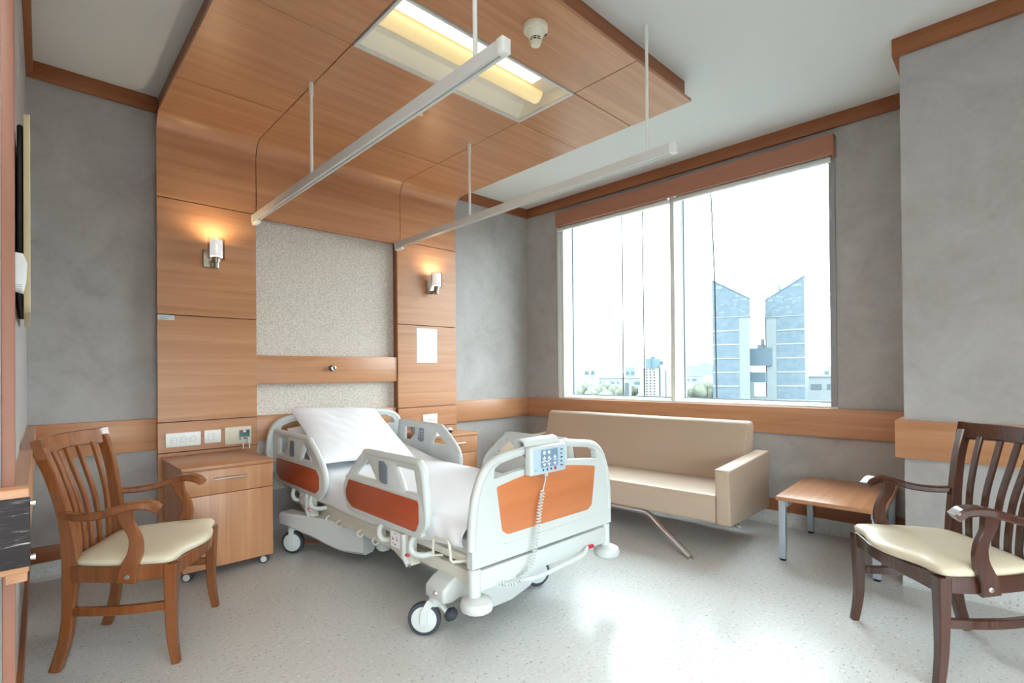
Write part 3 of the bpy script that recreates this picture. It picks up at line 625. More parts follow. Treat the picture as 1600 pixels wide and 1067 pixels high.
def siderail(side, O, P, Hs, pad, foot):
    xo = 1.255 if side < 0 else 2*BX-1.255      # outer face
    xi = xo-side*.026
    a0, a1 = min(xo, xi), max(xo, xi)
    ol = [(v.x, v.y) for v in spline([(p[0], p[1], 0) for p in O], 4, True)]
    o = MB().prism(ol, 'x', a0, a1, holes=Hs, bev=.003).out('side_rail', white_pl, bed, ang=50)
    ring = [Vector(((a0+a1)/2, v.x, v.y)) for v in spline([(p[0], p[1], 0) for p in O], 5, True)]
    cyy = sum(p[0] for p in O)/len(O); czz = sum(p[1] for p in O)/len(O)
    rad = []
    for i, v in enumerate(ring):
        top = max(0, min(1, (v.z-.45)/.15)); rad.append(.0125+.0065*top)
        d = Vector((0, cyy-v.y, czz-v.z)).normalized(); ring[i] = v+d*.010
    MB().tube(ring, rad, 12, True).out('rim', white_pl, o)
    f0_ = xo+side*.0025; MB().prism(P, 'x', min(f0_, xo-side*.004), max(f0_, xo-side*.004), bev=.001).out('wood_panel', redwood, o)
    bar = MB()
    ys = [p[0] for p in P]; bar.tube([((a0+a1)/2+side*.004, min(ys)+.0, .589), ((a0+a1)/2+side*.004, max(ys)-.0, .589)], .011, 10)
    for Hq in Hs: bar.tube([((a0+a1)/2, p[0], p[1]) for p in Hq], .0115, 8, True)
    bar.out('opening_rim', white_pl, o)
    for f1 in ((xo, xo+side*.0022), (xi, xi-side*.0022)):
        kp = MB().prism(pad, 'x', min(f1), max(f1), bev=.0005).out('control_pad', padgrey, o)
        ic = MB(); yy = [p[0] for p in pad]; zz = [p[1] for p in pad]; q = (max(yy)+min(yy))/2; e0 = f1[1]; e1 = f1[1]+(f1[1]-f1[0])*.3
        for k in range(3):
            for s_ in (-1, 1): ic.prism([(q+s_*.018-.009, max(zz)-.022-k*.021-.006), (q+s_*.018+.009, max(zz)-.022-k*.021-.006), (q+s_*.018, max(zz)-.022-k*.021+.007)], 'x', min(e0, e1), max(e0, e1))
        if foot == 0 or f1[0] == xi: ic.out('key_icons', iconw if f1[0] == xi else dgrey, kp)
        else: ic.bm.free()
    # latch bracket, swing arms, red lever
    ym = 2.115 if foot else 3.24
    xb = xo-side*.012
    b_ = MB().prism(rpoly([(ym+.085, .405), (ym-.082, .405), (ym-.082, .30), (ym-.115, .272), (ym-.09, .262), (ym-.02, .275), (ym+.06, .305), (ym+.082, .345)], .012, 3), 'x', min(xb, xb-side*.05), max(xb, xb-side*.05), bev=.005).out('latch_bracket', cream_pl, bed)
    MB().tube([(xb+side*.004, ym-.055, .405), (xb+side*.004, ym-.058, .30), (xb+side*.004, ym-.095, .272)], .016, 10).out('bracket_rib', white_pl, b_)
    MB().box(min(xb, xb+side*.0012), max(xb, xb+side*.0012), ym-.015, ym+.068, .322, .395).out('instruction_sticker', paperm, b_)
    mk = MB(); e = xb+side*.0012
    for k in range(9):
        yy, zz = ym+.005+random.random()*.05, .33+random.random()*.055
        mk.box(min(e, e+side*.0006), max(e, e+side*.0006), yy, yy+.007, zz, zz+.004)
    mk.out('sticker_marks', inkd, b_)
    MB().box(min(e, e+side*.0008), max(e, e+side*.0008), ym+.045, ym+.054, .352, .362).out('sticker_dot', red, b_)
    MB().tube([(xb+side*.006, ym-.075, .312), (xb+side*.012, ym-.105, .318)], .0075, 8).out('release_lever', red, b_)
    MB().lathe([(.008, 0), (.008, .006)], (xb+side*.002, ym-.10, .268), (side, 0, 0), 12).out('pivot_bolt', steel, b_)
    for yy, dd in ((ym+.16, -.02), (ym-.125, -.045)):
        MB().tube(spline([(xo-side*.018, yy-.012, .415), (xo-side*.006, yy+.004, .385), (xo-side*.004, yy+.006, .355), (xo-side*.012, yy-.004, .332), (xo-side*.035, yy+dd*.8, .324), (xo-side*.08, yy+dd*1.3, .328)], 5), .0135, 10).out('swing_arm', white_pl, bed)
for sd_ in (-1, 1):
    siderail(sd_, FO, FP, FH, FPAD, 1); siderail(sd_, HO, HP, HH, HPAD, 0)
# frames under the mattress
MB().box(1.32, 2.21, 1.66, 3.74, .352, .385, .004).out('mattress_deck', cream_pl, bed)
for xx in (1.335, 2.155):
    fr_ = MB().box(xx, xx+.04, 1.63, 3.72, .262, .318, .004).box(xx-.006, xx, 2.35, 3.1, .305, .345, .002).out('side_frame', cream_pl, bed)
    for yy in (3.02, 2.88, 2.62, 2.45):
        MB().tube(spline([(xx+.002, yy, .285), (xx-.018, yy, .278), (xx-.022, yy, .262), (xx-.016, yy-.02, .252), (xx+.002, yy-.02, .262)], 4), .005, 8).out('hook', cream_pl, fr_)
MB().box(1.375, 2.155, 2.20, 2.32, .255, .33, .005).box(1.375, 2.155, 2.95, 3.05, .255, .33, .005).out('cross_frame', cream_pl, bed)
MB().tube([(1.35, 2.60, .27), (1.42, 2.55, .22), (1.44, 2.50, .205)], .018, 10).tube([(1.40, 2.45, .30), (1.40, 2.42, .22)], .012, 8).lathe([(.03, 0), (.045, .02), (.045, .045), (.02, .06)], (1.44, 2.56, .165), seg=18).out('actuator', grey_pl, bed)
for yy in (1.95, 3.05):
    MB().box(BX-.09, BX+.07, yy-.07, yy+.07, .10, .36, .012).box(BX-.06, BX+.05, yy-.05, yy+.05, .30, .36, .01).out('lift_column', grey_pl, bed)
MB().box(BX-.20, BX+.16, 1.85, 3.12, .095, .16, .015).out('base_beam', grey_pl, bed)
# curved base arms
fa_ = rpoly([(1.262, .225), (1.30, .255), (1.40, .298), (1.62, .312), (1.9, .30), (2.06, .27), (2.075, .20), (2.03, .19), (1.90, .165), (1.78, .095), (1.66, .068), (1.53, .070), (1.44, .10), (1.40, .160), (1.355, .175), (1.315, .165), (1.262, .17)], .02, 3)
MB().prism(fa_, 'y', 1.755, 1.895, bev=.03, seg=4).out('foot_base_arm', grey_pl, bed, ang=50)
for sx in (-1, 1):
    e0 = 1.215 if sx < 0 else 2.25
    P = [(e0, 3.40, .225), (e0+(.02 if sx < 0 else -.02), 3.30, .225), (e0+(.09 if sx < 0 else -.09), 3.12, .205), (e0+(.17 if sx < 0 else -.17), 2.93, .175), (e0+(.24 if sx < 0 else -.24), 2.76, .175)]
    MB().ribbon(spline(P, 5), [.085+.085*min(1, max(0, (k-5)/10)) for k in range(21)], .10, (0, 0, 1), .35).out('head_base_arm', grey_pl, bed)
def caster(px, py, wx_, wy_, ang, pedal=False):
    """pivot at px,py; wheel centre at wx_,wy_; ang = heading of the axle"""
    ax_ = Vector((math.cos(ang), math.sin(ang), 0)); rw = .073
    c = MB().lathe([(.026, .13), (.030, .145), (.030, .215)], (px, py, 0), seg=20).out('caster', white_pl, bed)
    MB().lathe([(.056, -.016), (.070, -.014), (rw, -.006), (rw, .006), (.070, .014), (.056, .016)], (wx_, wy_, rw), ax_, 32).out('tyre', dgrey, c)
    MB().lathe([(.0, -.0185), (.050, -.0182), (.0585, -.015), (.0585, .015), (.050, .0182), (.0, .0185)], (wx_, wy_, rw), ax_, 32).out('wheel_cover', white_pl, c)
    q = Vector((wx_, wy_, rw)); top = Vector((px, py, .15))
    for s_ in (-1, 1):
        MB().ribbon([q+ax_*s_*.0235+Vector((0, 0, -.02)), q+ax_*s_*.0235+Vector((0, 0, .03)), (top+q+ax_*s_*.04)/2+Vector((0, 0, .03)), top+ax_*s_*.015], .032, .010, ax_.cross(Vector((0, 0, 1))), .3).out('fork', white_pl, c)
    if pedal:
        d = Vector((math.cos(pedal), math.sin(pedal), 0))
        MB().tube([top+Vector((0, 0, -.01)), top+d*.03+Vector((0, 0, -.02)), top+d*.055+Vector((0, 0, -.045))], .012, 10).out('pedal_arm', white_pl, c)
        MB().lathe([(.004, -.03), (.020, -.025), (.027, -.006), (.027, .006), (.020, .022), (.004, .026)], tuple(top+d*.075+Vector((0, 0, -.052))), (d.x, d.y, .9), 18).out('brake_pedal', dgrey, c)
caster(1.300, 1.865, 1.262, 1.895, R(225), R(-62))
caster(1.238, 3.365, 1.235, 3.345, R(222))
caster(2.025, 1.86, 1.985, 1.905, R(248))
caster(2.25, 3.36, 2.24, 3.34, R(230))
MB().lathe([(.011, 0), (.011, .01), (.007, .014)], (1.268, 1.815, .205), (-1, -.5, 0), 12).out('arm_bolt', chrome, bed)
# pedal bar with red tip
pb = MB().tube(spline([(1.50, 1.62, .262), (1.56, 1.585, .245), (1.66, 1.57, .238), (1.80, 1.57, .243), (1.95, 1.57, .252), (2.0, 1.58, .268), (2.03, 1.60, .268)], 5), .010, 10).out('pedal_bar', white_pl, bed)
MB().tube([(2.022, 1.60, .265), (2.066, 1.588, .270)], .0085, 10).out('red_tip', red, pb)
MB().tube([(1.315, 1.834, .352), (1.268, 1.834, .362), (1.268, 1.834, .432), (1.268, 1.822, .442), (1.268, 1.73, .446), (1.268, 1.718, .436), (1.268, 1.708, .374), (1.272, 1.700, .366), (1.33, 1.66, .37)], .006, 8).out('bottle_hook', cream_pl, bed)
# attendant controller hanging on the footboard
ct = thing('bed_controller', 'white keypad controller with coiled cord hooked over the footboard', 'controller', (1.69, YFB, .69))
yc = YFB-.046
MB().box(1.588, 1.825, yc, yc+.040, .690, .818, .010, 3).out('housing', white_pl, ct)
MB().prism([(yc+.035, .818), (yc+.05, .842), (YFB+.034, .850), (YFB+.046, .835), (YFB+.046, .79), (YFB+.040, .79), (YFB+.040, .832), (YFB+.030, .842), (yc+.053, .834), (yc+.042, .812)], 'x', 1.592, 1.82).out('hook', white_pl, ct)
MB().box(1.604, 1.815, yc-.002, yc+.002, .700, .806, .001).out('keypad', padblue, ct)
MB().box(1.650, 1.762, yc-.003, yc-.001, .722, .800).out('key_field', padmid, ct)
ic = MB(); e0, e1 = yc-.0038, yc-.003
def tri(x, z, s_): ic.prism([(x-.010, z-s_*.006), (x+.010, z-s_*.006), (x, z+s_*.008)], 'y', e0, e1)
for x, z in ((1.672, .787), (1.703, .787)): ic.lathe([(.008, 0), (.008, .0008)], (x, e1, z), (0, -1, 0), 16)
for x in (1.672, 1.703, 1.742): tri(x, .764, 1); tri(x, .733, -1)
ic.prism([(1.656, .744), (1.656, .749), (1.676, .753), (1.69, .747), (1.716, .759), (1.716, .754), (1.69, .742), (1.676, .748)], 'y', e0, e1)
ic.prism([(1.734, .746), (1.734, .750), (1.742, .752), (1.752, .754), (1.752, .750)], 'y', e0, e1)
ic.out('key_icons', iconw, ct)
sm_ = MB()
for k in range(3): sm_.lathe([(.005, 0), (.006, .0006), (.003, .0008)], (1.665+k*.026, e1+.001, .711), (0, -1, 0), 8)
for k in range(5): sm_.box(1.782, 1.796-.004*(k % 2), e0+.0005, e1+.001, .716+k*.018, .722+k*.018)
for k in range(2): sm_.lathe([(.0022, 0), (.0022, .0006)], (1.617, e1+.001, .712+k*.006), (0, -1, 0), 8)
sm_.out('symbols', inkd, ct)
MB().lathe([(.0075, 0), (.0075, .0008)], (1.745, e1+.001, .711), (0, -1, 0), 16).out('stop_button', red, ct)
x0_ = 1.705
MB().box(x0_-.008, x0_+.008, yc+.012, yc+.028, .676, .692, .002).out('cord_plug', white_pl, ct)
path = spline([(x0_, yc+.02, .68), (x0_-.004, yc+.02, .655), (x0_-.018, yc+.016, .63), (x0_-.03, yc+.014, .60), (1.655, yc+.012, .54), (1.632, yc+.010, .43), (1.612, yc+.008, .35), (1.585, yc+.012, .29), (1.54, yc+.022, .258), (1.49, yc+.035, .247), (1.44, yc+.055, .262), (1.41, yc+.075, .285)], 24)
hel = []; L = 0; start = 60
for i, p in enumerate(path):
    if i < start: hel.append(p); continue
    seg = (path[i]-path[i-1]).length; t = (path[min(i+1, len(path)-1)]-path[i-1]).normalized()
    n = t.cross(Vector((0, 1, 0))).normalized(); bb = t.cross(n)
    for k in range(6):
        L += seg/6; ph = L/.0135*2*math.pi; rr = .0095*min(1, (i-start)/6)
        hel.append(path[i-1].lerp(path[i], k/6)+(n*math.cos(ph)+bb*math.sin(ph))*rr)
MB().tube(hel, .0027, 6).out('coiled_cord', white_pl, ct)
oc = MB().tube(spline([(1.30, 3.62, .006), (1.36, 3.53, .006), (1.44, 3.43, .006), (1.55, 3.375, .006), (1.70, 3.345, .006), (1.92, 3.37, .006), (2.10, 3.50, .006)]), .005, 8).out('power_cable', orange); tag(oc, 'orange power cable lying on the floor under the bed head', 'cable')

# mattress and pillow
def hz(y):
    t = max(0, y-3.02); s_ = t/.70
    return .518+.10*(s_*s_*(3-2*s_)*.35+s_*.65 if s_ < 1 else 1)
from mathutils import noise as mnoise
mt = thing('mattress', 'mattress under a white cotton sheet with raised head end', 'mattress', (BX, 2.65, .385))
X0, X1, Y0, Y1 = 1.300, 2.215, 1.655, 3.74
prof = []   # across: u -> (x, drop)
def mfn(u, v):
    y = Y0+(Y1-Y0)*v; h = hz(y); edge = .035
    base = .335+.062*min(1, max(0, (2.25-y)/.55))+max(0, h-.60)*.8
    per = [(X0+.012, base), (X0, base+.03), (X0-.004, (base+h)/2), (X0+.004, h-.035), (X0+.022, h-.010), (X0+.06, h)]
    per += [(X0+.06+(X1-X0-.12)*k/14, h+.006*math.sin(k/14*math.pi)) for k in range(1, 14)]
    per += [(2*(X0+X1)/2-p[0], p[1]) for p in per[5::-1]]
    f_ = u*(len(per)-1); i = min(int(f_), len(per)-2); q = f_-i
    x = per[i][0]*(1-q)+per[i+1][0]*q; z = per[i][1]*(1-q)+per[i+1][1]*q
    side = min(1, max(0, (h-z)/.05))
    wv = mnoise.noise(Vector((x*2.2, y*5.5, z*4)))*.007*(.25+.75*side)+mnoise.noise(Vector((x*9, y*16+z*10, 3)))*.0025*(.3+side)
    # tucked folds at the foot corner
    k = max(0, 1-(y-Y0)/.28)*side; wv += .010*k*math.sin((y-Y0)*55+(h-z)*38)
    dv_ = min(1, v/.02, (1-v)/.02)
    zz = z-(1-dv_)*(.02 if z > base+.05 else 0)
    return Vector((x+wv*(-1 if x < BX else 1)*side, y, zz+wv*(1-side)))
mb = MB().grid(25, 110, mfn)
mb.bm.normal_update()
bd = [e for e in mb.bm.edges if len(e.link_faces) == 1]
bmesh.ops.holes_fill(mb.bm, edges=bd, sides=0)
mb.out('cotton_sheet', sheetm, mt, ang=75, subsurf=1)
MB().box(X0+.03, X1-.03, Y0+.02, 3.0, .386, .45, .01).out('mattress_core', mat('mattress_cover', (205, 205, 205), .8), mt)
def pfn(sgn):
    def f(u, v):
        a, b_ = u*2-1, v*2-1
        e = (max(0, 1-abs(a)**3.0)**.62)*(max(0, 1-abs(b_)**3.0)**.62)
        ox = .335*a*(1-.05*(1-a*a)*0-.045*(1-abs(a))*0)*(1-.035*(1-b_*b_)); oy = .31*b_*(1-.045*(1-a*a))
        n = mnoise.noise(Vector((a*1.7+3, b_*1.7, sgn)))*.014*e+mnoise.noise(Vector((a*4, b_*4+a*3, sgn*2)))*.009*e
        cre = .006*math.sin(a*14+b_*4)*max(0, abs(b_)-.6)*e*2
        return Vector((ox, oy, sgn*(.068*e+n+cre)+(.012*(1-e) if False else 0)))
    return f
def pillow(lab, loc, rot, sc):
    pw = thing('pillow', lab, 'pillow', loc, group='pillows', local=True)
    pm = MB().grid(36, 36, pfn(1)).grid(36, 36, pfn(-1))
    bmesh.ops.remove_doubles(pm.bm, verts=list(pm.bm.verts), dist=.0004)
    pm.out('cushion', pillm, pw, ang=80, subsurf=1)
    MB().tube([pfn(1)(k/30, 0)*1.0 for k in range(31)], .003, 6).out('hem', pillm, pw)
    pw.rotation_euler = rot; pw.scale = sc
pillow('plump white pillow leaning on top at the bed head', (1.652, 3.375, .735), (R(28), R(3.0), R(0)), (1, 1.08, 1))
pillow('lower white pillow tucked beneath the top pillow against the headboard', (1.665, 3.515, .665), (R(22), R(1), R(0)), (1, .78, 1.1))

# ---------------------------------------------------------------- armchairs
def armchair(lab, wm, loc, rz):
    t = thing('armchair', lab, 'armchair', loc, rz, group='wooden armchairs with cream seats', local=True)
    def curve(pts, n=5): return spline(pts, n)
    for s_ in (-1, 1):
        # rear post: splayed foot, straight seat zone, raked back
        P = curve([(s_*.195, -.212, 0), (s_*.192, -.178, .13), (s_*.190, -.165, .30), (s_*.190, -.163, .44), (s_*.200, -.178, .60), (s_*.218, -.210, .76), (s_*.230, -.245, .87)])
        wd = [.030+.012*math.sin(min(1, k/15)*math.pi) for k in range(len(P))]
        MB().ribbon(P, .036, [.040+.016*math.exp(-((p.z-.42)/.13)**2) for p in P], (1, 0, 0), .25).out('rear_post', wm, t)
        # front leg, slightly curved, tapering
        P = curve([(s_*.254, .222, 0), (s_*.249, .206, .12), (s_*.250, .204, .27), (s_*.252, .206, .40)])
        MB().ribbon(P, [.030+.016*(p.z/.40) for p in P], [.030+.018*(p.z/.40) for p in P], (1, 0, 0), .25).out('front_leg', wm, t)
        MB().ribbon(curve([(s_*.190, -.17, .375), (s_*.232, -.05, .375), (s_*.256, .07, .375), (s_*.254, .20, .375)]), .062, .026, (0, 0, 1), .2).out('seat_rail', wm, t)
        MB().ribbon(curve([(s_*.190, -.17, .225), (s_*.230, -.05, .228), (s_*.250, .08, .230), (s_*.249, .20, .232)]), .034, .022, (0, 0, 1), .25).out('side_stretcher', wm, t)
        sup = MB().ribbon(curve([(s_*.272, .060, .345), (s_*.276, .070, .40), (s_*.278, .092, .46), (s_*.276, .090, .52), (s_*.272, .062, .58), (s_*.272, .052, .628)]), [.066, .066, .064, .062, .060, .058, .058, .056, .054, .052, .050, .048, .046, .044, .042, .040, .038, .038, .038, .040, .042, .044, .046, .048, .05, .05][:26], .026, (0, 1, 0), .25).out('arm_support', wm, t)
        MB().lathe([(.009, 0), (.009, .004), (.005, .005)], (s_*.286, .066, .368), (s_, 0, 0), 12).out('bolt_cap', steel, sup)
        P = curve([(s_*.208, -.185, .612), (s_*.240, -.12, .604), (s_*.270, -.04, .610), (s_*.282, .03, .630), (s_*.276, .09, .643), (s_*.264, .138, .636), (s_*.258, .166, .616)])
        MB().ribbon(P, [.030+.026*min(1, k/22) for k in range(len(P))], [.026+.008*min(1, k/24) if k < 28 else .03 for k in range(len(P))], (1, 0, 0), .45).out('arm', wm, t)
    # crest rail, curved in plan with flared ends
    P = curve([(-.252, -.238, .868), (-.205, -.254, .868), (-.10, -.276, .872), (0, -.282, .874), (.10, -.276, .872), (.205, -.254, .868), (.252, -.238, .868)])
    n = len(P)
    MB().ribbon(P, [.082-.016*math.sin(math.pi*k/(n-1)) if 2 < k < n-3 else .078 for k in range(n)], .030, (0, -.28, 1), .3).out('crest_rail', wm, t)
    for k in range(5):
        q = (k-2)/2; P = curve([(q*.116, -.172-.010*(1-q*q), .385), (q*.118, -.172-.012*(1-q*q), .48), (q*.126, -.184-.02*(1-q*q), .62), (q*.138, -.218-.03*(1-q*q), .76), (q*.146, -.246-.030*(1-q*q), .85)])
        MB().ribbon(P, .026, .013, (1, 0, 0), .3).out('back_slat', wm, t)
    MB().ribbon(curve([(-.19, -.165, .375), (0, -.185, .375), (.19, -.165, .375)]), .06, .026, (0, 0, 1), .2).out('rear_seat_rail', wm, t)
    # serpentine front apron
    P = curve([(-.238, .208, .372), (-.158, .222, .374), (-.075, .243, .378), (0, .250, .380), (.075, .243, .378), (.158, .222, .374), (.238, .208, .372)])
    MB().ribbon(P, [.066-.016*math.sin(math.pi*k/(len(P)-1)) for k in range(len(P))], .026, (0, 0, 1), .2).out('front_apron', wm, t)
    ol = [(v.x, v.y) for v in spline([(-.266, .208, 0), (-.168, .226, 0), (-.075, .260, 0), (0, .270, 0), (.075, .260, 0), (.168, .226, 0), (.266, .208, 0), (.268, .10, 0), (.242, -.045, 0), (.185, -.148, 0), (0, -.160, 0), (-.185, -.148, 0), (-.242, -.045, 0), (-.268, .10, 0)], 4, True)]
    MB().layers(ol, [(.404, .012), (.408, .0), (.424, -.003), (.436, .010), (.443, .040), (.448, .09), (.450, .16)]).out('seat_cushion', seatl, t, ang=70)
    return t
armchair('orange-brown wooden armchair with cream seat by the left wall', chairw, (.36, 2.742, 0), R(-118.9))
armchair('shade-darkened wooden armchair with cream seat in front of the grey column', chair_shaded, (2.71, .287, 0), R(42))

# ---------------------------------------------------------------- sofa
TS = R(4)
sf = thing('sofa', 'beige leatherette sofa on chrome legs beneath the window', 'sofa', (3.03, 1.315, 0), TS, local=True)   # local x = depth to the wall, y = along the window
LS = 1.99
def puff(mb, bev): return mb
MB().prism(rpoly([(.0, .215), (.0, .385), (.60, .372), (.60, .215)], [.02, .035, .01, .02], 4), 'y', .088, LS-.088, bev=.012, seg=3).out('seat', sofal, sf, ang=50)
MB().prism(rpoly([(.555, .372), (.665, .765), (.70, .785), (.78, .775), (.80, .73), (.72, .23), (.59, .23)], [.02, .03, .03, .03, .03, .02, .02], 4), 'y', .10, LS-.10, bev=.018, seg=3).out('backrest', sofal, sf, ang=50)
for y0 in (0, LS-.088):
    am = MB().prism(rpoly([(.02, .205), (.0, .545), (.80, .575), (.80, .17)], [.02, .022, .02, .02], 4), 'y', y0, y0+.088, bev=.012, seg=3).out('armrest', sofal, sf, ang=50)
    yy = y0+.0775 if y0 > 1 else y0+.012
    MB().tube([(.01, y0+.088 if y0 < 1 else y0, .54), (.78, y0+.088 if y0 < 1 else y0, .57)], .0025, 6).out('piping', sofal, am)
for x in (.045, .70):
    MB().tube(spline([(x-.14, .20, .012), (x-.05, .42, .120), (x, .54, .180), (x, .60, .194), (x, .70, .197), (x, LS-.70, .197), (x, LS-.60, .194), (x, LS-.54, .180), (x-.05, LS-.42, .120), (x-.14, LS-.20, .012)], 4) if x < .5 else spline([(x+.05, .20, .012), (x, .54, .180), (x, .60, .194), (x, .70, .197), (x, LS-.70, .197), (x, LS-.60, .194), (x, LS-.54, .180), (x+.05, LS-.20, .012)], 4), .0175, 12).out('leg_tube', chrome, sf)
    for yy in (.20, LS-.20):
        MB().lathe([(.020, 0), (.020, .008), (.014, .012)], (x-.14 if x < .5 else x+.05, yy, 0), seg=16).out('glide', steel, sf)

# ---------------------------------------------------------------- side table
tb = thing('side_table', 'low wooden side table with silver legs next to the sofa', 'table', (3.272, 1.14, 0), TS, local=True)
MB().box(0, .765, -.53, 0, .362, .386, .002).out('tabletop', wood_x, tb)
MB().box(.03, .735, -.50, -.47, .325, .361, .002).box(.03, .735, -.06, -.03, .325, .361, .002).box(.705, .735, -.5, -.03, .335, .361).out('apron', legsil, tb)
for x in (.012, .70):
    for y in (-.515, -.050):
        lg = MB().box(x, x+.038, y, y+.038, .012, .361, .004).out('leg', legsil, tb)
        MB().lathe([(.017, 0), (.019, .012)], (x+.019, y+.019, 0), seg=14).out('foot', black, lg)

# ---------------------------------------------------------------- outside the window
GZ = -17
def hazy(name, c, rough=.8): return mat(name, tuple(v*.53 for v in c), rough, spec=.05)  # distance haze painted into the outdoor colours, trees and ground included
gm, nt, b = newmat('hazy_city_ground'); mp = coords(nt, (1, 1, 1)); n = noise(nt, mp, .02, 6)
r = ramp(nt, [(.35, (80, 88, 78)), (.5, (98, 102, 100)), (.65, (116, 118, 118))]); nt.links.new(n.outputs['Fac'], r.inputs[0]); nt.links.new(r.outputs[0], b.inputs['Base Color']); b.inputs['Roughness'].default_value = 1; b.inputs['Specular IOR Level'].default_value = 0
tc = MB().box(-40, 3.9, -60, -1.85, -3.6, -3.3).out('added_light_blocker', mat('dark_light_blocker', (70, 70, 72), .9)); tc['kind'] = 'structure'  # unseen dark slab added to cut ground bounce through the fill window
gd = MB().box(-3000, 3500, -3000, 3500, GZ-1, GZ).out('ground', gm); gd['kind'] = 'structure'
glass_t, nt, b = newmat('blue_tower_glass'); mp = coords(nt, (1, 1, 1))
bk = nt.nodes.new('ShaderNodeTexBrick'); bk.inputs['Scale'].default_value = 1; bk.offset = 0
nz = noise(nt, mp, .35, 4, .6)
r = ramp(nt, [(.3, (70, 82, 91)), (.5, (76, 88, 97)), (.7, (83, 94, 102))]); nt.links.new(nz.outputs['Fac'], r.inputs[0]); nt.links.new(r.outputs[0], b.inputs['Base Color']); b.inputs['Roughness'].default_value = .6; b.inputs['Specular IOR Level'].default_value = .15
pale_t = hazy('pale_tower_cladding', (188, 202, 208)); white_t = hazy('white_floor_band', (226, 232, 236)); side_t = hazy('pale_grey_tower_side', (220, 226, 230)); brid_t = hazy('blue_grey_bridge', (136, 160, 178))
bearing = R(69.2); ve = Vector((math.sin(bearing), math.cos(bearing), 0)); ue = Vector((math.cos(bearing), -math.sin(bearing), 0))
def frame_at(px, py): return Matrix(((ue.x, ve.x, 0, px), (ue.y, ve.y, 0, py), (0, 0, 1, 0), (0, 0, 0, 1)))
def localthing(name, lab, cat, px, py, rz, group=None): return thing(name, lab, cat, (px, py, GZ), rz, group, local=True)
rzb = -(bearing-math.pi/2)-math.pi/2      # local x = right seen from the room, y = away
zg = -GZ
def tower(px, py, lab, mirror):
    t = localthing('office_tower', lab, 'building', px, py, R(90-69.2-(9 if mirror else 0))-math.pi/2, 'twin glass towers')
    m = -1 if mirror else 1; wd = 17.4
    X = lambda a: a if not mirror else wd-a
    def pr(pts, y0, y1): return MB().prism([(X(p[0]), p[1]) for p in pts], 'y', y0, y1)
    pr([(0, 28+zg), (wd, 28+zg), (wd, 36.5+zg), (0, 47+zg)], 0, 20).out('glass_crown', glass_t, t)
    pr([(0, 0), (12.2, 0), (12.2, 28+zg), (0, 28+zg)], .3, 20).out('glass_shaft', glass_t, t)
    pr([(12.2, 0), (wd-.3, 0), (wd-.3, 28+zg), (12.2, 28+zg)], .6, 20).out('corner_shaft', pale_t, t)
    bn = MB()
    for k in range(7):
        z = 27.6+zg-k*7.0
        if z > 0: bn.box(min(X(0), X(12.3 if k else wd)), max(X(0), X(12.3 if k else wd)), .1, .5, z, z+.55)
    bn.out('floor_bands', white_t, t)
    pr([(-.1, 46.6+zg), (-.1, 47.3+zg), (wd+.1, 36.8+zg), (wd+.1, 36.1+zg)], -.2, 20).out('roof_edge', brid_t, t)
    win = MB()
    for q in ((1.2, 42.2, 3.6, 1.3), (10.8, 37.6, 1.4, .9), (13.8, 35.6, 2.3, .9)): win.box(min(X(q[0]), X(q[0]+q[2])), max(X(q[0]), X(q[0]+q[2])), -.1, .1, q[1]+zg, q[1]+q[3]+zg)
    random.seed(3 if mirror else 4)
    for k in range(26 if mirror else 10):
        a, z = random.random()*14+1, 29+random.random()*9; L = .6+random.random()*1.6
        win.box(min(X(a), X(a+L)), max(X(a), X(a+L)), -.06, .1, z+zg, z+.6+zg)
    win.out('pale_windows', hazy('pale_window_glass', (178, 202, 218)), t)  # pale window boxes on the facade, plain colour
    if mirror:
        MB().box(wd, wd+.2, 0, 20, 0, 1).out('side_cladding', side_t, t) if False else None
        MB().prism([(0-20+20, 0), (12, 0), (12, 1)], 'x', 0, .1).bm.free()
        MB().box(-.15, 0, .3, 20, 0, 36+zg).out('side_cladding', side_t, t)
        MB().box(5, 6.6, 6, 8, 42+zg, 44.5+zg).tube([(6.2, 3, 40+zg), (5.4, 3, 43.5+zg)], .25, 6).out('roof_crane', pale_t, t)
    return t
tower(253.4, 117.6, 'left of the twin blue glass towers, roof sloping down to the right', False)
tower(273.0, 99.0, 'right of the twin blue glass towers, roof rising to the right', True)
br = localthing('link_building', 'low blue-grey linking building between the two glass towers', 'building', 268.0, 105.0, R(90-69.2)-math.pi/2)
MB().box(-1.2, 10.2, 2, 14, 9+0+zg-6, 12.4+zg-.2).out('upper_bridge', brid_t, br)
MB().box(-1.2, 10.2, 3, 14, -5.5+zg, -.2+zg).out('middle_bridge', brid_t, br)
MB().box(-1.2, 10.2, 3, 14, 0, 4).box(-1.2, 2, 3, 14, 4, 12).box(8, 10.2, 3, 14, 4, 24).out('lower_block', pale_t, br)
MB().box(5.2, 7, 4, 8, 12+zg, 17+zg).box(3.5, 9, 4, 9, 12+zg, 14+zg).tube([(.5, 4, 12+zg), (.5, 4, 14.4+zg)], .12, 6).tube([(1.6, 4, 12+zg), (1.6, 4, 14.4+zg)], .12, 6).out('roof_plant', hazy('grey_roof_plant', (170, 180, 188)), br)
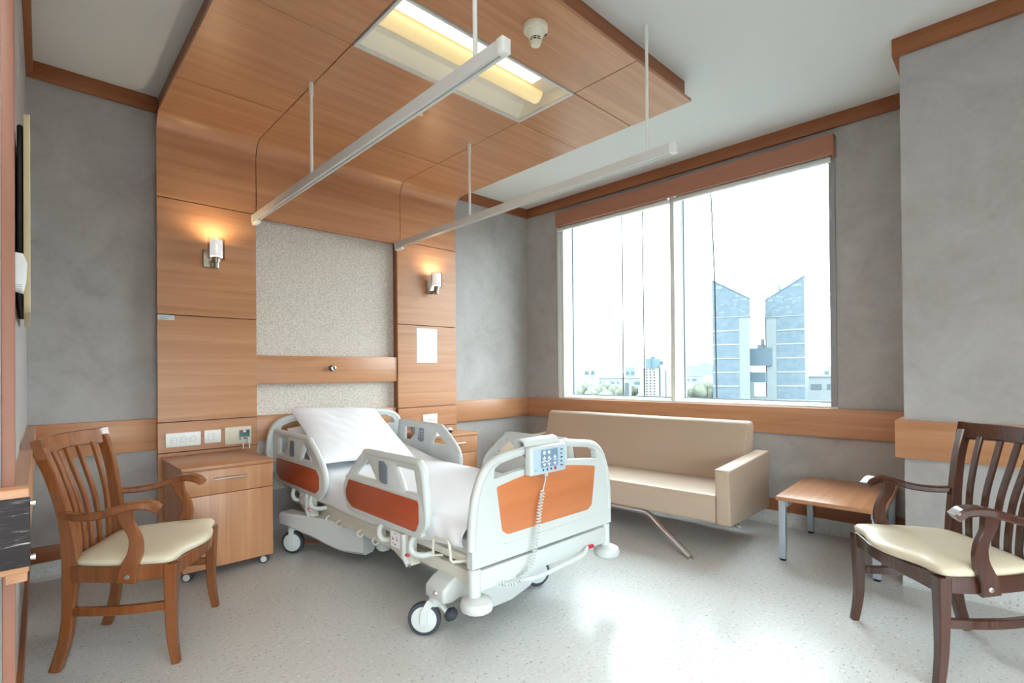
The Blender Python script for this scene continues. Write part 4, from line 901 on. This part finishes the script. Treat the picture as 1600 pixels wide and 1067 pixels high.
# white hotel
def bthing(name, lab, px, py, brg, group=None): return localthing(name, lab, 'building', px, py, R(90-brg)-math.pi/2, group)
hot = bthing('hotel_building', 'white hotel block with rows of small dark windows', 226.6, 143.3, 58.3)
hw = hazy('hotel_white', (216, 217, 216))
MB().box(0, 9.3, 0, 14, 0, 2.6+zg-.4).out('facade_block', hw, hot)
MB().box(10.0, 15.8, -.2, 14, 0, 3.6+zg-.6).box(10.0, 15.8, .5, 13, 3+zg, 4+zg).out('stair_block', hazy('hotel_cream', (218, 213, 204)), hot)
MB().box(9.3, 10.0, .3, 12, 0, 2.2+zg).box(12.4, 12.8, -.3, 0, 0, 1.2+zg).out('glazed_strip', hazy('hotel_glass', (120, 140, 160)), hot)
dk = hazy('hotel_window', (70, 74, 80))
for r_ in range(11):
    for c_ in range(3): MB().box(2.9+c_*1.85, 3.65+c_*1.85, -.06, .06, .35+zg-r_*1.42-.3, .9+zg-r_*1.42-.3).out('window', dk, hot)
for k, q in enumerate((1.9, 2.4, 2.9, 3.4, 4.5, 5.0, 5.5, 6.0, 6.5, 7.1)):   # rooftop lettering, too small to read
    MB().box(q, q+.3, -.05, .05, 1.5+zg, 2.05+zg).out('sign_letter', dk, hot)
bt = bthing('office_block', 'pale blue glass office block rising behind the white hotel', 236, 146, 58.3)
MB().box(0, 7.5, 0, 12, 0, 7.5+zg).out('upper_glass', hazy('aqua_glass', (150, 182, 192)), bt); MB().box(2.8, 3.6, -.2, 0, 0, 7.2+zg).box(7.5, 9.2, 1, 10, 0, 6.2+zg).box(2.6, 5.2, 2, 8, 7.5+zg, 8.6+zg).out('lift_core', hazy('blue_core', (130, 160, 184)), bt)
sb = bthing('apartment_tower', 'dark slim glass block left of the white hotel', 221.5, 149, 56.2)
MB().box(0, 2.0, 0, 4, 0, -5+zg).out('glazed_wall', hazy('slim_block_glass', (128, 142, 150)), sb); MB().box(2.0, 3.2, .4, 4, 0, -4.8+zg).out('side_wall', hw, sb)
# low buildings, towers with haze painted in
def lowb(name, lab, px, py, brg, w_, d_, h, c, rc=None):
    t = bthing(name, lab, px, py, brg); MB().box(0, w_, 0, d_, 0, h).out('walls', hazy(name+'_wall', tuple(min(255, v*1.12) for v in c)), t)
    MB().box(-.5, w_+.5, -.5, d_+.5, h, h+.8).out('roof', hazy(name+'_roof', rc or (196, 200, 202)), t)
    st_ = MB()
    for k in range(max(2, int(w_/8))): st_.box(1+k*8, min(w_-1, 6.5+k*8), -.08, .05, h*.45, h*.7)
    st_.out('window_band', hazy(name+'_glass', (140, 156, 168)), t); return t
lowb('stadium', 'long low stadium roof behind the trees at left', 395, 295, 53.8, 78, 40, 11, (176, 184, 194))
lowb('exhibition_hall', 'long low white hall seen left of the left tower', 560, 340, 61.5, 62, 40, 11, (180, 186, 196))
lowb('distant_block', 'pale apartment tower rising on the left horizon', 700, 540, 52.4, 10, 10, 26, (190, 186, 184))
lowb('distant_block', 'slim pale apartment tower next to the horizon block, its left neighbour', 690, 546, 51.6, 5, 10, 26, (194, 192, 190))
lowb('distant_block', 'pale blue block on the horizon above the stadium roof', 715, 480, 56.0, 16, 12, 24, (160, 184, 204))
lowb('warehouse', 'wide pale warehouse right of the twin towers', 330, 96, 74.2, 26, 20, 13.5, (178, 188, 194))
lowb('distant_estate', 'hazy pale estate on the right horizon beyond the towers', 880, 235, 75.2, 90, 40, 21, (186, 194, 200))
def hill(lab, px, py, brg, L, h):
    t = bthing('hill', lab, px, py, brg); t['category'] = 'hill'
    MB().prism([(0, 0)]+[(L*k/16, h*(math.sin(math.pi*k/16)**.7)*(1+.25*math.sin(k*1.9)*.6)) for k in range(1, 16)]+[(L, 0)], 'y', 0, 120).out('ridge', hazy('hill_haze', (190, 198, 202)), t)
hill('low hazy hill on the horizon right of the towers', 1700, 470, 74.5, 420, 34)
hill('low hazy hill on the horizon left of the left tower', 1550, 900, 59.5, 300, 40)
# trees
tm, nt, b = newmat('hazy_foliage'); mp = coords(nt, (1, 1, 1)); n = noise(nt, mp, .9, 5)
r = ramp(nt, [(.35, (84, 90, 82)), (.65, (100, 104, 94))]); nt.links.new(n.outputs['Fac'], r.inputs[0]); nt.links.new(r.outputs[0], b.inputs['Base Color']); b.inputs['Roughness'].default_value = 1; b.inputs['Specular IOR Level'].default_value = 0
trk = hazy('hazy_trunk', (120, 112, 104))
def tree_mesh(seed):
    rn = random.Random(seed); mb_ = MB()
    for k in range(5):
        r0 = 2.2+rn.random()*1.6
        rr = bmesh.ops.create_icosphere(mb_.bm, subdivisions=2, radius=r0, matrix=Matrix.Translation((rn.uniform(-2.6, 2.6), rn.uniform(-2, 2), rn.uniform(4, 6.5))))
        for v in rr['verts']: v.co += Vector((rn.uniform(-1, 1), rn.uniform(-1, 1), rn.uniform(-1, 1)))*.35
    return mb_
tproto = localthing('tree', 'x', 'tree', 0, 0, 0, 'park trees below the window')
tree_mesh(1).out('crown', tm, tproto, ang=80); MB().tube([(0, 0, 0), (0, 0, 4)], .35, 8).out('trunk', trk, tproto)
pos = []
rn = random.Random(5)
for k in range(26):
    brg = R(rn.uniform(50.2, 56.6)); d = rn.uniform(270, 420); pos.append((d*math.sin(brg), d*math.cos(brg), rn.uniform(.8, 1.35)))
for k in range(7):
    brg = R(rn.uniform(61.3, 64.6)); d = rn.uniform(280, 400); pos.append((d*math.sin(brg), d*math.cos(brg), rn.uniform(.8, 1.3)))
for i, (x, y, s_) in enumerate(pos):
    o = tproto if i == 0 else copy_tree(tproto)
    o.location = (x, y, GZ); o.scale = (s_, s_, s_); o.rotation_euler.z = rn.random()*6
    o['label'] = 'rounded green park tree seen far below through the window' if i < 26 else 'rounded green park tree far below, left of the left tower'
for o in bpy.data.objects:
    if '_local' in o: del o['_local']
